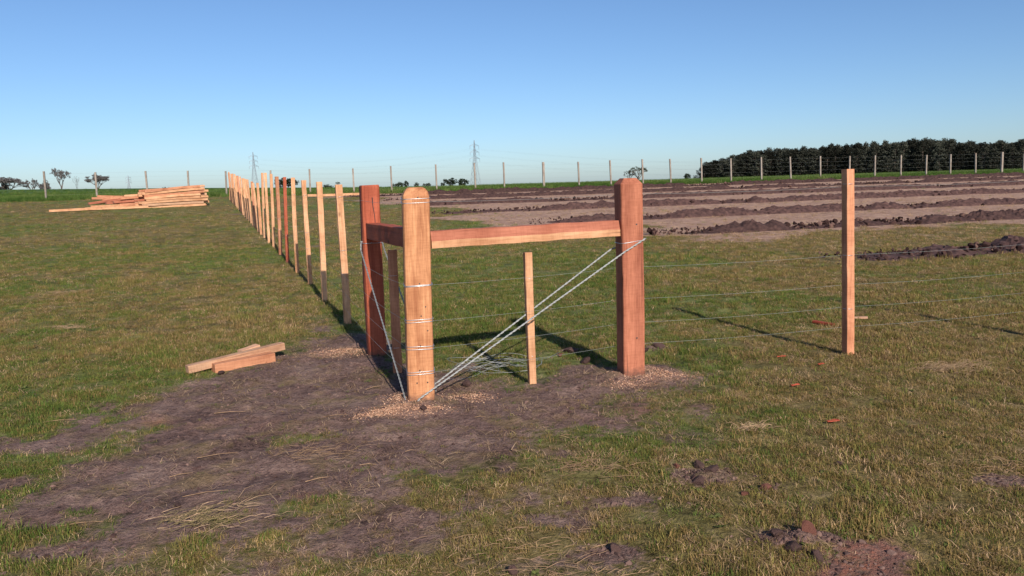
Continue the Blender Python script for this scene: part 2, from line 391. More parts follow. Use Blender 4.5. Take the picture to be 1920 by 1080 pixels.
def ground_material():
    m, nt, out = new_mat('ground')
    g = nd(nt, 'ShaderNodeNewGeometry'); P = g.outputs['Position']
    big = noise(nt, P, 0.35, 4, 0.6); mid = noise(nt, P, 2.2, 5, 0.65); fine = noise(nt, P, 22, 5, 0.7); vf = noise(nt, P, 90, 3, 0.7)
    st = nd(nt, 'ShaderNodeMapping'); st.inputs['Scale'].default_value = (1, 0.45, 1); nt.links.new(P, st.inputs[0])
    streak = noise(nt, st.outputs[0], 7, 6, 0.8)
    # turf
    tf = mth(nt, 'ADD', mth(nt, 'MULTIPLY', fine.outputs[0], .55), mth(nt, 'MULTIPLY', mid.outputs[0], .45))
    turf = ramp(nt, tf, [(0.36, S(50, 42, 24)), (0.46, S(99, 87, 51)), (0.55, S(122, 107, 69)), (0.66, S(158, 136, 101))]).outputs[0]
    green = ramp(nt, tf, [(0.35, S(48, 54, 27)), (0.50, S(97, 104, 56)), (0.66, S(136, 135, 82))]).outputs[0]
    gf = mth(nt, 'MULTIPLY', attr(nt, 'green').outputs['Fac'], .9)
    c = mix(nt, gf, turf, green)
    bare = ramp(nt, streak.outputs[0], [(0.60, (0, 0, 0, 1)), (0.74, (1, 1, 1, 1))]).outputs[0]
    c = mix(nt, mth(nt, 'MULTIPLY', bare, .55), c, S(134, 112, 84))
    # dead grass strips
    dryc = ramp(nt, mth(nt, 'ADD', mth(nt, 'MULTIPLY', streak.outputs[0], .6), mth(nt, 'MULTIPLY', mid.outputs[0], .4)),
                [(0.36, S(104, 80, 66)), (0.48, S(160, 128, 110)), (0.56, S(172, 140, 120)), (0.66, S(196, 164, 140))]).outputs[0]
    df = mth(nt, 'ADD', attr(nt, 'dry').outputs['Fac'], mth(nt, 'MULTIPLY', mth(nt, 'SUBTRACT', mid.outputs[0], .5), .9))
    df = ramp(nt, df, [(0.35, (0, 0, 0, 1)), (0.62, (1, 1, 1, 1))]).outputs[0]
    c = mix(nt, df, c, dryc)
    # bare trampled soil
    sc = ramp(nt, mth(nt, 'ADD', mth(nt, 'MULTIPLY', fine.outputs[0], .5), mth(nt, 'MULTIPLY', mid.outputs[0], .5)),
              [(0.34, S(66, 50, 46)), (0.46, S(108, 86, 79)), (0.56, S(127, 104, 95)), (0.68, S(152, 128, 115))]).outputs[0]
    grit = ramp(nt, vf.outputs[0], [(0.34, (.5, .47, .45, 1)), (0.47, (1, 1, 1, 1)), (0.70, (1.25, 1.2, 1.15, 1))]).outputs[0]
    sc = mix(nt, .95, sc, grit, 'MULTIPLY')
    fib = ramp(nt, streak.outputs[0], [(0.58, (0, 0, 0, 1)), (0.70, (1, 1, 1, 1))]).outputs[0]
    sc = mix(nt, mth(nt, 'MULTIPLY', fib, .5), sc, S(152, 128, 110))
    olv = ramp(nt, noise(nt, P, 3.4, 5, .65, .4).outputs[0], [(0.50, (0, 0, 0, 1)), (0.64, (1, 1, 1, 1))]).outputs[0]
    sc = mix(nt, mth(nt, 'MULTIPLY', olv, .6), sc, mix(nt, fine.outputs[0], S(96, 78, 54), S(142, 122, 86)))
    sf = mth(nt, 'ADD', attr(nt, 'soil').outputs['Fac'], mth(nt, 'MULTIPLY', mth(nt, 'SUBTRACT', fine.outputs[0], .5), 1.3))
    sf = ramp(nt, sf, [(0.28, (0, 0, 0, 1)), (0.62, (1, 1, 1, 1))]).outputs[0]
    c = mix(nt, sf, c, sc)
    cf = mth(nt, 'MULTIPLY', attr(nt, 'clay').outputs['Fac'], ramp(nt, fine.outputs[0], [(0.36, (0, 0, 0, 1)), (0.6, (1, 1, 1, 1))]).outputs[0])
    c = mix(nt, cf, c, S(138, 84, 66))
    wf = mth(nt, 'MULTIPLY', attr(nt, 'saw').outputs['Fac'], ramp(nt, vf.outputs[0], [(0.36, (0, 0, 0, 1)), (0.56, (1, 1, 1, 1))]).outputs[0])
    c = mix(nt, wf, c, S(186, 144, 120))
    # young crop beyond the far fence
    cs = nd(nt, 'ShaderNodeMapping'); cs.inputs['Scale'].default_value = (1, .25, 1); nt.links.new(P, cs.inputs[0])
    cn = noise(nt, cs.outputs[0], 0.5, 5, 0.7)
    crc = ramp(nt, cn.outputs[0], [(0.3, S(52, 70, 30)), (0.5, S(72, 94, 43)), (0.7, S(98, 114, 58))]).outputs[0]
    c = mix(nt, attr(nt, 'crop').outputs['Fac'], c, crc)
    p = nd(nt, 'ShaderNodeBsdfPrincipled'); p.inputs['Roughness'].default_value = 0.95; p.inputs['Specular IOR Level'].default_value = 0.1
    nt.links.new(c, p.inputs['Base Color'])
    h = mth(nt, 'ADD', mth(nt, 'ADD', mth(nt, 'MULTIPLY', fine.outputs[0], 1.0), mth(nt, 'MULTIPLY', vf.outputs[0], .35)), mth(nt, 'MULTIPLY', mid.outputs[0], 1.2))
    nt.links.new(bump(nt, h, 0.9, 0.03), p.inputs['Normal'])
    nt.links.new(p.outputs[0], out.inputs[0]); return m
me.materials.append(ground_material())

def gz(x, y):
    """ground height with the small bumps, by bilinear lookup in the sheet"""
    ix = np.clip(np.searchsorted(gx, x) - 1, 0, nx - 2); iy = np.clip(np.searchsorted(gy, y) - 1, 0, ny - 2)
    tx = (x - gx[ix]) / (gx[ix + 1] - gx[ix]); ty = (y - gy[iy]) / (gy[iy + 1] - gy[iy])
    Z = fz.reshape(ny, nx)
    return (Z[iy, ix] * (1 - tx) + Z[iy, ix + 1] * tx) * (1 - ty) + (Z[iy + 1, ix] * (1 - tx) + Z[iy + 1, ix + 1] * tx) * ty
def gzs(x, y): return float(gz(np.array([x]), np.array([y]))[0])

# ------------------------------------------------------------------ scatter by geometry nodes (only for what nobody could count)
def proto_coll(name, meshes):
    c = bpy.data.collections.new(name)
    for k, m in enumerate(meshes):
        c.objects.link(bpy.data.objects.new('%s_%02d' % (name, k), m))
    return c
def scatter(name, pts, rot, scl, idx, colr, coll):
    m = bpy.data.meshes.new(name); n = len(pts)
    m.vertices.add(n); m.vertices.foreach_set('co', np.asarray(pts, np.float32).ravel())
    m.attributes.new('rot', 'FLOAT_VECTOR', 'POINT').data.foreach_set('vector', np.asarray(rot, np.float32).ravel())
    m.attributes.new('scl', 'FLOAT_VECTOR', 'POINT').data.foreach_set('vector', np.asarray(scl, np.float32).ravel())
    m.attributes.new('idx', 'INT', 'POINT').data.foreach_set('value', np.asarray(idx, np.int32))
    c4 = np.concatenate([colr, np.ones((n, 1))], 1).astype(np.float32)
    m.attributes.new('gcol', 'FLOAT_COLOR', 'POINT').data.foreach_set('color', c4.ravel())
    o = bpy.data.objects.new(name, m); COL.objects.link(o)
    ng = bpy.data.node_groups.new(name, 'GeometryNodeTree')
    ng.interface.new_socket('Geometry', in_out='INPUT', socket_type='NodeSocketGeometry')
    ng.interface.new_socket('Geometry', in_out='OUTPUT', socket_type='NodeSocketGeometry')
    gi = ng.nodes.new('NodeGroupInput'); go = ng.nodes.new('NodeGroupOutput')
    ip = ng.nodes.new('GeometryNodeInstanceOnPoints'); ci = ng.nodes.new('GeometryNodeCollectionInfo')
    ci.inputs['Collection'].default_value = coll; ci.inputs['Separate Children'].default_value = True; ci.inputs['Reset Children'].default_value = True
    def na(nm, t):
        a = ng.nodes.new('GeometryNodeInputNamedAttribute'); a.data_type = t; a.inputs['Name'].default_value = nm
        return [s for s in a.outputs if s.enabled and s.name == 'Attribute'][0]
    ip.inputs['Pick Instance'].default_value = True
    L = ng.links.new
    L(gi.outputs[0], ip.inputs['Points']); L(ci.outputs[0], ip.inputs['Instance']); L(na('idx', 'INT'), ip.inputs['Instance Index'])
    L(na('rot', 'FLOAT_VECTOR'), ip.inputs['Rotation']); L(na('scl', 'FLOAT_VECTOR'), ip.inputs['Scale']); L(ip.outputs[0], go.inputs[0])
    md = o.modifiers.new('scatter', 'NODES'); md.node_group = ng
    return o

def tuft_mesh(name, n, rad, lmin, lmax, w, lean, mat):
    vs, fs = [], []
    for k in range(n):
        a = random.uniform(0, 6.283); r = rad * math.sqrt(random.random()); bx, by = r * math.cos(a), r * math.sin(a)
        h = random.uniform(0, 6.283); L = random.uniform(lmin, lmax); ln = random.uniform(*lean)
        dx, dy = math.cos(h), math.sin(h); sx, sy = -dy * w / 2, dx * w / 2
        m1 = L * .5; z1 = m1 * math.cos(ln * .6); o1 = m1 * math.sin(ln * .6)
        z2 = z1 + L * .5 * math.cos(min(ln * 1.5, 1.55)); o2 = o1 + L * .5 * math.sin(min(ln * 1.5, 1.55))
        b = len(vs)
        vs += [(bx - sx, by - sy, -.006), (bx + sx, by + sy, -.006), (bx + dx * o1 + sx * .8, by + dy * o1 + sy * .8, z1), (bx + dx * o1 - sx * .8, by + dy * o1 - sy * .8, z1),
               (bx + dx * o2, by + dy * o2, z2)]
        fs += [(b, b + 1, b + 2, b + 3), (b + 3, b + 2, b + 4)]
    m = bpy.data.meshes.new(name); m.from_pydata(vs, [], fs); m.materials.append(mat); return m
C_GRASS = proto_coll('grass_tuft', [tuft_mesh('grass_tuft', 20, .045, .012, .040, .0026, (.35, 1.3), M_BLADE) for _ in range(6)] + [tuft_mesh('grass_tuft', 18, .055, .020, .060, .0024, (1.5, 2.5), M_BLADE) for _ in range(4)])
C_STRAW = proto_coll('straw_bit', [tuft_mesh('straw_bit', 7, .06, .02, .075, .0022, (2.1, 2.62), M_BLADE) for _ in range(5)])
C_CROP = proto_coll('crop_tuft', [tuft_mesh('crop_tuft', 40, .26, .14, .40, .016, (.2, 1.0), M_BLADE) for _ in range(5)])

PAL = np.array([S(104, 108, 54)[:3], S(120, 110, 62)[:3], S(136, 112, 72)[:3], S(158, 130, 96)[:3], S(182, 150, 118)[:3], S(86, 102, 48)[:3]])
def sample_band(y0, y1, dens, margin=1.25):
    """even scatter over the strip of field in front of the viewer"""
    w1 = .70 * y1 * margin + 1.0
    n = int((y1 - y0) * 2 * w1 * dens)
    x = rng.uniform(-w1, w1, n); y = rng.uniform(y0, y1, n)
    k = np.abs(x) < .70 * y * margin + 1.0
    return x[k], y[k]
def grass_layer(name, bands, seed):
    X, Y, SC = [], [], []
    for y0, y1, dens, s0, s1 in bands:
        x, y = sample_band(y0, y1, dens); X.append(x); Y.append(y); SC.append(rng.uniform(s0, s1, len(x)))
    x = np.concatenate(X); y = np.concatenate(Y); sc = np.concatenate(SC)
    so, dr, cr, sw, cl = masks(x, y)
    d = y - KS * x
    clump = fbm(x * 6, y * 6, 3, 71)
    pr = (1 - np.clip(so * 1.1, 0, 1)) ** 1.4 * (1 - .75 * dr) * (1 - cr) * (1 - np.clip(sw * 1.5, 0, 1)) * sstep(.2, .55, clump)
    pr = np.maximum(pr, .075 * sstep(.42, .66, clump))
    for rd in ROW_D: pr *= np.where((np.abs(d - rd) < .5) & (x > np.interp(rd, ROW_D, ROW_L)), .1, 1)
    k = rng.random(len(x)) < pr
    x, y, sc, dr, so = x[k], y[k], sc[k], dr[k], so[k]
    r = rng.random(len(x)); gsel = np.clip(greenness(x, y) - .3 * so, 0, 1)
    ci = np.where(r < .10 + .5 * gsel, np.where(rng.random(len(x)) < .3 + .3 * gsel, 5, 0), np.where(r < .38 + .45 * gsel, 1, np.where(r < .68 + .25 * gsel, 2, np.where(r < .88, 3, 4))))
    ci = np.where(dr > rng.random(len(x)) * 1.2, rng.integers(3, 5, len(x)), ci)
    colr = PAL[ci] * rng.uniform(.66, 1.36, (len(x), 1)) * np.array([.99, 1.0, .98])
    n = len(x)
    rot = np.stack([rng.normal(0, .12, n), rng.normal(0, .12, n), rng.uniform(0, 6.283, n)], -1)
    sc = sc * (1 - .45 * so)
    lush = sstep(.58, .68, fbm(x * 1.3, y * 1.3, 4, 511)) * (1 - np.clip(so * 2, 0, 1))
    sc = sc * (1 + .25 * lush)
    tall = sc * (1 + .25 * lush) * (0.45 + 1.25 * fbm(x * 2.2, y * 2.2, 4, 101) ** 1.5 + .25 * rng.random(n)) * (1 - .3 * so)
    ix = np.where((ci == 3) | (ci == 4) | (rng.random(n) < .15), rng.integers(6, 10, n), rng.integers(0, 6, n))
    o = scatter(name, np.stack([x, y, gz(x, y)], -1), rot, np.stack([sc, sc, tall], -1), ix, colr, C_GRASS)
    return o
o = grass_layer('meadow_grass', [(1.9, 5.0, 1500, .6, 1.15), (5.0, 8, 950, .75, 1.3), (8, 12, 420, .9, 1.5), (12, 20, 150, 1.1, 1.9), (20, 34, 36, 1.4, 2.4), (34, 58, 9, 1.8, 2.8)], 1)
tag(o, 'short olive meadow grass covering the field', 'grass', kind='stuff')

def straw_layer():
    x, y = sample_band(1.9, 11, 330); so, dr, cr, sw, cl = masks(x, y)
    k = rng.random(len(x)) < (.30 + .35 * (so > .1) * (so < .97)) * sstep(.35, .62, fbm(x * 3.5, y * 3.5, 3, 7)) * 1.6
    x, y = x[k], y[k]; n = len(x)
    PS = np.array([S(158, 130, 104)[:3], S(132, 106, 84)[:3], S(182, 154, 124)[:3], S(106, 84, 70)[:3]])
    colr = PS[rng.integers(0, 4, n)] * rng.uniform(.75, 1.1, (n, 1))
    sc = rng.uniform(.6, 1.35, n)
    rot = np.stack([rng.normal(0, .1, n), rng.normal(0, .1, n), rng.uniform(0, 6.28, n)], -1)
    return scatter('straw_litter', np.stack([x, y, gz(x, y) + .004], -1), rot, np.stack([sc, sc, sc], -1), rng.integers(0, 5, n), colr, C_STRAW)
# broad-leaved weeds pressed flat in the turf
def rosette(k):
    q = random.Random(k); vs, fs = [], []; nl = q.randint(5, 8)
    for j in range(nl):
        a = j * 6.283 / nl + q.uniform(-.3, .3); L = q.uniform(.018, .04); w = L * .32; dx, dy = math.cos(a), math.sin(a); b = len(vs); h = q.uniform(.15, .6)
        for t, ww, z in ((0.05, .2, .0), (.45, 1, h * .6), (.8, .8, h * .75), (1.05, .1, h * .5)):
            vs += [(dx * L * t - dy * w * ww, dy * L * t + dx * w * ww, z * L), (dx * L * t + dy * w * ww, dy * L * t - dx * w * ww, z * L)]
        fs += [(b, b + 1, b + 3, b + 2), (b + 2, b + 3, b + 5, b + 4), (b + 4, b + 5, b + 7, b + 6)]
    m = bpy.data.meshes.new('weed_rosette'); m.from_pydata(vs, [], fs); m.materials.append(M_BLADE); return m
C_WEED = proto_coll('weed_rosette', [rosette(k) for k in range(5)])
x, y = sample_band(2.0, 12, 11); so = masks(x, y)[0]
k = (so < .4) & (fbm(x * .9, y * .9, 3, 401) > .5); x, y = x[k], y[k]; n = len(x); sc = rng.uniform(.3, .85, n)
WC = np.array([S(98, 104, 58)[:3], S(110, 114, 66)[:3], S(88, 94, 52)[:3]])[rng.integers(0, 3, n)] * rng.uniform(.8, 1.1, (n, 1))
tag(scatter('weed_rosettes', np.stack([x, y, gz(x, y) + .006], -1), np.stack([rng.normal(0, .15, n), rng.normal(0, .15, n), rng.uniform(0, 6.28, n)], -1), np.stack([sc] * 3, -1), rng.integers(0, 5, n), WC, C_WEED),
    'small broad-leaved weeds growing flat in the turf', 'weeds', kind='stuff')
tag(straw_layer(), 'dry straw bits littering the bare soil and grass', 'straw', kind='stuff')

def crop_layer():
    n = 52000
    x = rng.uniform(-75, 75, n); dd = 56.2 + rng.exponential(16, n)
    y = dd + KS * x; k = (np.abs(x) < .78 * y) & (dd < 140); x, y, dd = x[k], y[k], dd[k]; n = len(x)
    PC = np.array([S(62, 84, 38)[:3], S(78, 102, 47)[:3], S(96, 116, 58)[:3], S(120, 126, 74)[:3]])
    f = fbm(x * .25, y * .25, 4, 5); ci = np.clip((f * 4.2 + rng.normal(0, .6, n)), 0, 3).astype(int)
    sc = rng.uniform(.5, 1.0, n) * np.where(dd < 60, .5 + .9 * f, 1)
    rot = np.stack([rng.normal(0, .1, n), rng.normal(0, .1, n), rng.uniform(0, 6.28, n)], -1)
    return scatter('crop_plants', np.stack([x, y, terrain(x, y)], -1), rot, np.stack([sc, sc, sc], -1), rng.integers(0, 5, n), PC[ci] * rng.uniform(.75, 1.15, (n, 1)), C_CROP)
tag(crop_layer(), 'tall green crop growing beyond the far fence', 'crop', kind='stuff')

# ------------------------------------------------------------------ clods
def clod_mesh(name, seed, mat, sub=2, amp=.45):
    import bmesh
    r = random.Random(seed); bm = bmesh.new(); bmesh.ops.create_icosphere(bm, subdivisions=sub, radius=1)
    ph = [(Vector((r.gauss(0, 1), r.gauss(0, 1), r.gauss(0, 1))).normalized(), r.uniform(.38, .85)) for _ in range(13)]
    for v in bm.verts:
        n = v.co.normalized(); s = 1.0
        c = n * (1 + r.uniform(-.10, .10))
        for d, a in ph:
            e = c.dot(d) - a
            if e > 0: c -= d * e * .9
        v.co = c * (1 + r.uniform(-.05, .05)); v.co.z *= .8
    m = bpy.data.meshes.new(name); bm.to_mesh(m); bm.free(); m.materials.append(mat); return m
CLODS = [clod_mesh('soil_clod', k, M_SOILBIT, 2) for k in range(6)]
C_CLOD = proto_coll('soil_bit', CLODS)

# ploughed ridges
def make_ridge(k, d0, lstart):
    lend = 62 if d0 > 18 else 30
    step = .075 if d0 < 22 else (.11 if d0 < 35 else .17)
    xs = np.arange(lstart - .4, lend, step); m = 17; half = .80 if k == 0 else .52
    vv = np.linspace(-1, 1, m)
    X = np.repeat(xs[:, None], m, 1); wob = (fbm(xs * .25, xs * 0 + k * 7.7, 3, 5) - .5) * .7
    V = np.repeat(vv[None, :], len(xs), 0)
    Yy = d0 + KS * X + wob[:, None] + V * half
    prof = np.clip(1 - V ** 2, 0, 1) ** .8
    n1 = fbm(X * 1.1, Yy * 1.1, 3, 200 + k); n2 = fbm(X * 4.5, Yy * 4.5, 4, 220 + k); n3 = np.abs(fbm(X * 9, Yy * 9, 3, 240 + k) - .5)
    fade = sstep(0, 2.5, X - lstart) * (.35 + .65 * sstep(.32, .52, fbm(X * .5, X * 0 + k, 3, 77) + .1 * sstep(3, 8, X - lstart)))
    n4 = np.abs(fbm(X * 16, Yy * 16, 2, 260 + k) - .5)
    hgt = prof * (.15 + .26 * n1 + .34 * (n2 - .42) + .42 * n3 + .22 * n4) * fade * [.52, .62, .60, .58, .56, .56, .60][k]
    Z = terrain(X, Yy) + hgt - .03 + .0 * X
    Xj = X + (n2 - .5) * .12; Yj = Yy + (n3 - .12) * .2
    n = X.size; idx = np.arange(n).reshape(X.shape)
    q = np.stack([idx[:-1, :-1], idx[1:, :-1], idx[1:, 1:], idx[:-1, 1:]], -1).reshape(-1, 4)
    o = mesh_obj('ploughed_ridge', np.stack([Xj.ravel(), Yj.ravel(), Z.ravel()], -1), q.tolist(), M_RIDGE)
    return tag(o, kind='structure')
cx, cy, cs = [], [], []
for k, (d0, ls) in enumerate(ROWS):
    make_ridge(k, d0, ls)
    L = (30 if d0 < 18 else 62) - ls; n = int(L * (95 if d0 < 22 else 50))
    x = ls + rng.random(n) * L; wob = (fbm(x * .25, x * 0 + k * 7.7, 3, 5) - .5) * .7
    y = d0 + KS * x + wob + rng.normal(0, .38 if k == 0 else .23, n); cx.append(x); cy.append(y)
    fd = sstep(0, 3, x - ls)
    cs.append(np.clip(rng.gamma(2.4, [.016, .018][k] if k < 2 else .017, n), .012, .085 if k == 0 else .12) * (.5 + .5 * fd))
    if k == 1:
        x = rng.uniform(2.3, 3.8, 12); cx.append(x); cy.append(d0 + KS * x + rng.normal(0, .12, 12)); cs.append(rng.uniform(.05, .12, 12))
cx = np.concatenate(cx); cy = np.concatenate(cy); cs = np.concatenate(cs); n = len(cx)
dd = cy - KS * cx; rdist = np.min(np.abs(dd[:, None] - ROW_D[None, :]), 1)
cz = terrain(cx, cy) + np.clip(1 - (rdist / .6) ** 2, 0, 1) * .14 * rng.random(n)
cc = np.array([S(62, 46, 43)[:3], S(80, 60, 55)[:3], S(48, 35, 34)[:3], S(100, 77, 69)[:3]])[rng.integers(0, 4, n)] * rng.uniform(.6, .95, (n, 1))
tag(scatter('ridge_clods', np.stack([cx, cy, cz], -1), rng.uniform(0, 6.28, (n, 3)), np.stack([cs] * 3, -1), rng.integers(0, 6, n), cc, C_CLOD),
    'dark overturned clods heaped along the ploughed ridges', 'soil clods', kind='stuff')

# crumbs of soil on the bare patch
x, y = sample_band(2.0, 9.5, 520); so = masks(x, y)[0]; k = rng.random(len(x)) < so * .75; x, y = x[k], y[k]
HEAPS = [(1325, 890, .10, .07, 260), (1500, 1020, .11, .07, 320), (1600, 1060, .14, .08, 160), (1895, 900, .14, .07, 160), (1150, 1030, .08, .05, 120), (1150, 940, .12, .05, 80), (1080, 664, .16, .10, 150), (1232, 655, .15, .09, 160), (795, 772, .05, .03, 30), (880, 730, .12, .07, 120), (690, 690, .2, .1, 160), (1190, 712, .2, .1, 160), (700, 700, .15, .12, 120), (60, 1040, .2, .06, 120), (1430, 915, .06, .04, 60)]
hs_ = [gp(a, b) for a, b, *_ in HEAPS]; m0 = len(x)
x = np.concatenate([x] + [rng.normal(c.x, h[2], int(h[4] * 1.5)) for c, h in zip(hs_, HEAPS)]); y = np.concatenate([y] + [rng.normal(c.y, h[3], int(h[4] * 1.5)) for c, h in zip(hs_, HEAPS)])
n = len(x)
cs = np.clip(rng.gamma(1.4, .0036, n), .002, .022); cs[m0:] = np.clip(rng.gamma(1.3, .0040, n - m0), .002, .026)
cc = np.array([S(80, 62, 57)[:3], S(96, 76, 70)[:3], S(66, 50, 47)[:3], S(106, 84, 76)[:3]])[rng.integers(0, 4, n)] * rng.uniform(.8, 1.1, (n, 1))
tag(scatter('soil_crumbs', np.stack([x, y, gz(x, y) - .25 * cs], -1), rng.uniform(0, 6.28, (n, 3)), np.stack([cs] * 3, -1), rng.integers(0, 6, n), cc, C_CLOD),
    'small crumbs of soil on the trampled bare ground', 'soil crumbs', kind='stuff')

# sawdust and shavings
def chip_mesh(k):
    r = random.Random(k); a, b = r.uniform(.006, .012), r.uniform(.002, .0045)
    vs = [(-a, -b, 0), (a, -b, .002), (a, b, .003), (-a, b, .001), (-a, -b, .0015), (a, -b, .0035), (a, b, .0045), (-a, b, .0025)]
    m = bpy.data.meshes.new('chip'); m.from_pydata(vs, [], [(3, 2, 1, 0), (4, 5, 6, 7), (0, 1, 5, 4), (1, 2, 6, 5), (2, 3, 7, 6), (3, 0, 4, 7)]); m.materials.append(M_SOILBIT); return m
C_CHIP = proto_coll('sawdust_chip', [chip_mesh(k) for k in range(5)])
px_, py_ = [], []
for a, b, rx, ry, s in SAW:
    c = gp(a, b); n = int(5200 * s * rx * ry * 16); px_.append(rng.normal(c.x, rx * .62, n)); py_.append(rng.normal(c.y, ry * .62, n))
x = np.concatenate(px_); y = np.concatenate(py_); n = len(x)
cc = np.array([S(204, 158, 128)[:3], S(222, 182, 152)[:3], S(170, 124, 98)[:3]])[rng.integers(0, 3, n)] * rng.uniform(.8, 1.05, (n, 1)); cs = rng.uniform(.15, .55, n)
tag(scatter('sawdust', np.stack([x, y, gz(x, y) + .003], -1), np.stack([rng.normal(0, .35, n), rng.normal(0, .35, n), rng.uniform(0, 6.28, n)], -1), np.stack([cs] * 3, -1), rng.integers(0, 5, n), cc, C_CHIP),
    'pale sawdust and shavings spilled around the brace posts', 'sawdust', kind='stuff')

# ------------------------------------------------------------------ timber
def section(w, t, b):
    w, t = w / 2, t / 2
    return [(-w + b, -t), (w - b, -t), (w - b * .3, -t + b * .3), (w, -t + b), (w, t - b), (w - b * .3, t - b * .3), (w - b, t), (-w + b, t), (-w + b * .3, t - b * .3), (-w, t - b), (-w, -t + b), (-w + b * .3, -t + b * .3)]
def post_mesh(name, w, t, off, bevel, top, mat, wob=.0015, step=.09, sink=.35, taper=0.0, cant=0.0):
    """square post along local z; off = where the top is, relative to the base"""
    off = Vector(off); sec = section(w, t, bevel); H = off.z; vs, fs = [], []
    n = max(2, int((H + sink) / step)); zs = [-sink + (H + sink) * i / n for i in range(n + 1)]
    caps = {'flat': [(0, 1.0)], 'dome': [(-.085, 1.0), (-.055, .97), (-.028, .86), (-.008, .68), (0, .50)], 'frustum': [(-.042, 1.0), (0, .58)],
            'soft': [(-.012, 1.0), (0, .93)]}[top]
    zs = [z for z in zs if z < H + caps[0][0] - .02]
    rings = [(z, 1.0) for z in zs] + [(H + dz, s) for dz, s in caps]
    ph = [random.uniform(0, 6.28) for _ in range(4)]
    for z, s in rings:
        f = z / H; cx, cy = off.x * f, off.y * f
        cx += wob * 2.2 * math.sin(z * 2.1 + ph[0]); cy += wob * 2.2 * math.sin(z * 1.7 + ph[1])
        ss = s * (1 - taper * max(f, 0)) * (1 + .012 * math.sin(z * 5 + ph[2]))
        for (x, y) in sec:
            tilt = cant * x if z > H - .005 else 0
            vs.append((cx + x * ss + random.gauss(0, wob * .5), cy + y * ss + random.gauss(0, wob * .5), z + tilt))
    m = len(sec); r = len(rings)
    for i in range(r - 1):
        for j in range(m):
            fs.append((i * m + j, i * m + (j + 1) % m, (i + 1) * m + (j + 1) % m, (i + 1) * m + j))
    fs.append(tuple(range(m - 1, -1, -1))); fs.append(tuple((r - 1) * m + j for j in range(m)))
    me = bpy.data.meshes.new(name); me.from_pydata(vs, [], fs); me.materials.append(mat); return me
def post(name, base, top, w, t, yaw, bevel, style, mat, **kw):
    """base and top are world points"""
    R = Matrix.Rotation(-yaw, 3, 'Z'); off = R @ (Vector(top) - Vector(base))
    o = bpy.data.objects.new(name, post_mesh(name, w, t, off, bevel, style, mat, **kw)); COL.objects.link(o)
    o.location = base; o.rotation_euler = (0, 0, yaw); return o
def beam(name, p0, p1, w, t, mat, parent=None, side=None, bevel=.004, wob=.0012, step=.25):
    """beam from p0 to p1; w across, t in height"""
    p0, p1 = Vector(p0), Vector(p1); z = (p1 - p0); L = z.length; z.normalize()
    up = Vector(side) if side else Vector((0, 0, 1))
    x = up.cross(z).normalized(); y = z.cross(x)
    o = bpy.data.objects.new(name, post_mesh(name, w, t, (0, 0, L), bevel, 'flat', mat, wob=wob, step=step, sink=0.0001)); COL.objects.link(o)
    o.matrix_world = Matrix.Translation(p0) @ Matrix((x, y, z)).transposed().to_4x4()
    return o
def tube_data(pts, r, sides=6, closed=False):
    pts = [Vector(p) for p in pts]; n = len(pts); vs, fs = [], []; ref = Vector((0, 0, 1))
    for i, p in enumerate(pts):
        if closed: t = pts[(i + 1) % n] - pts[i - 1]
        else: t = pts[min(i + 1, n - 1)] - pts[max(i - 1, 0)]
        t.normalize()
        a = t.cross(ref)
        if a.length < .1: a = t.cross(Vector((1, 0, 0)))
        a.normalize(); b = t.cross(a); rr = r[i] if isinstance(r, (list, tuple)) else r
        for k in range(sides):
            th = 6.28318 * k / sides; vs.append(p + a * math.cos(th) * rr + b * math.sin(th) * rr)
    for i in range(n if closed else n - 1):
        for k in range(sides):
            j = (i + 1) % n
            fs.append((i * sides + k, i * sides + (k + 1) % sides, j * sides + (k + 1) % sides, j * sides + k))
    if not closed: fs.append(tuple(range(sides - 1, -1, -1))); fs.append(tuple((n - 1) * sides + k for k in range(sides)))
    return vs, fs
class MB:
    def __init__(s): s.v = []; s.f = []
    def add(s, d):
        b = len(s.v); s.v += d[0]; s.f += [tuple(i + b for i in f) for f in d[1]]; return s
    def tube(s, pts, r, sides=6, closed=False): return s.add(tube_data(pts, r, sides, closed))
    def build(s, name, mat, parent=None, smooth=False): return mesh_obj(name, s.v, s.f, mat, parent, smooth=smooth)
def child(o, parent):
    bpy.context.view_layer.update()
    mw = o.matrix_world.copy(); o.parent = parent; o.matrix_parent_inverse = parent.matrix_world.inverted(); o.matrix_world = mw
    return o

YAW = math.atan(KS)

# main brace posts ---------------------------------------------------------------
cb = gp(790, 752); ct = at(778, 351, cb.y)
corner = post('corner_post', cb, ct, .176, .176, YAW - .03, .022, 'dome', W_CORNER)
tag(corner, 'thick orange corner post with rounded top and shiny wire wraps', 'post')
rb = gp(1183, 704); rt = at(1177, 334, rb.y)
right_post = post('brace_post', rb, rt, .165, .165, YAW - .02, .014, 'frustum', W_SALMON)
tag(right_post, 'thick salmon post with sloped top edges right of the corner post', 'post')
lb = gp(707, 668); lt = at(692, 347, lb.y)
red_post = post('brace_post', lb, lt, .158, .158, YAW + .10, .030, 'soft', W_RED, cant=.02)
tag(red_post, 'thick dark red brace post with flat top left of the corner post', 'post')

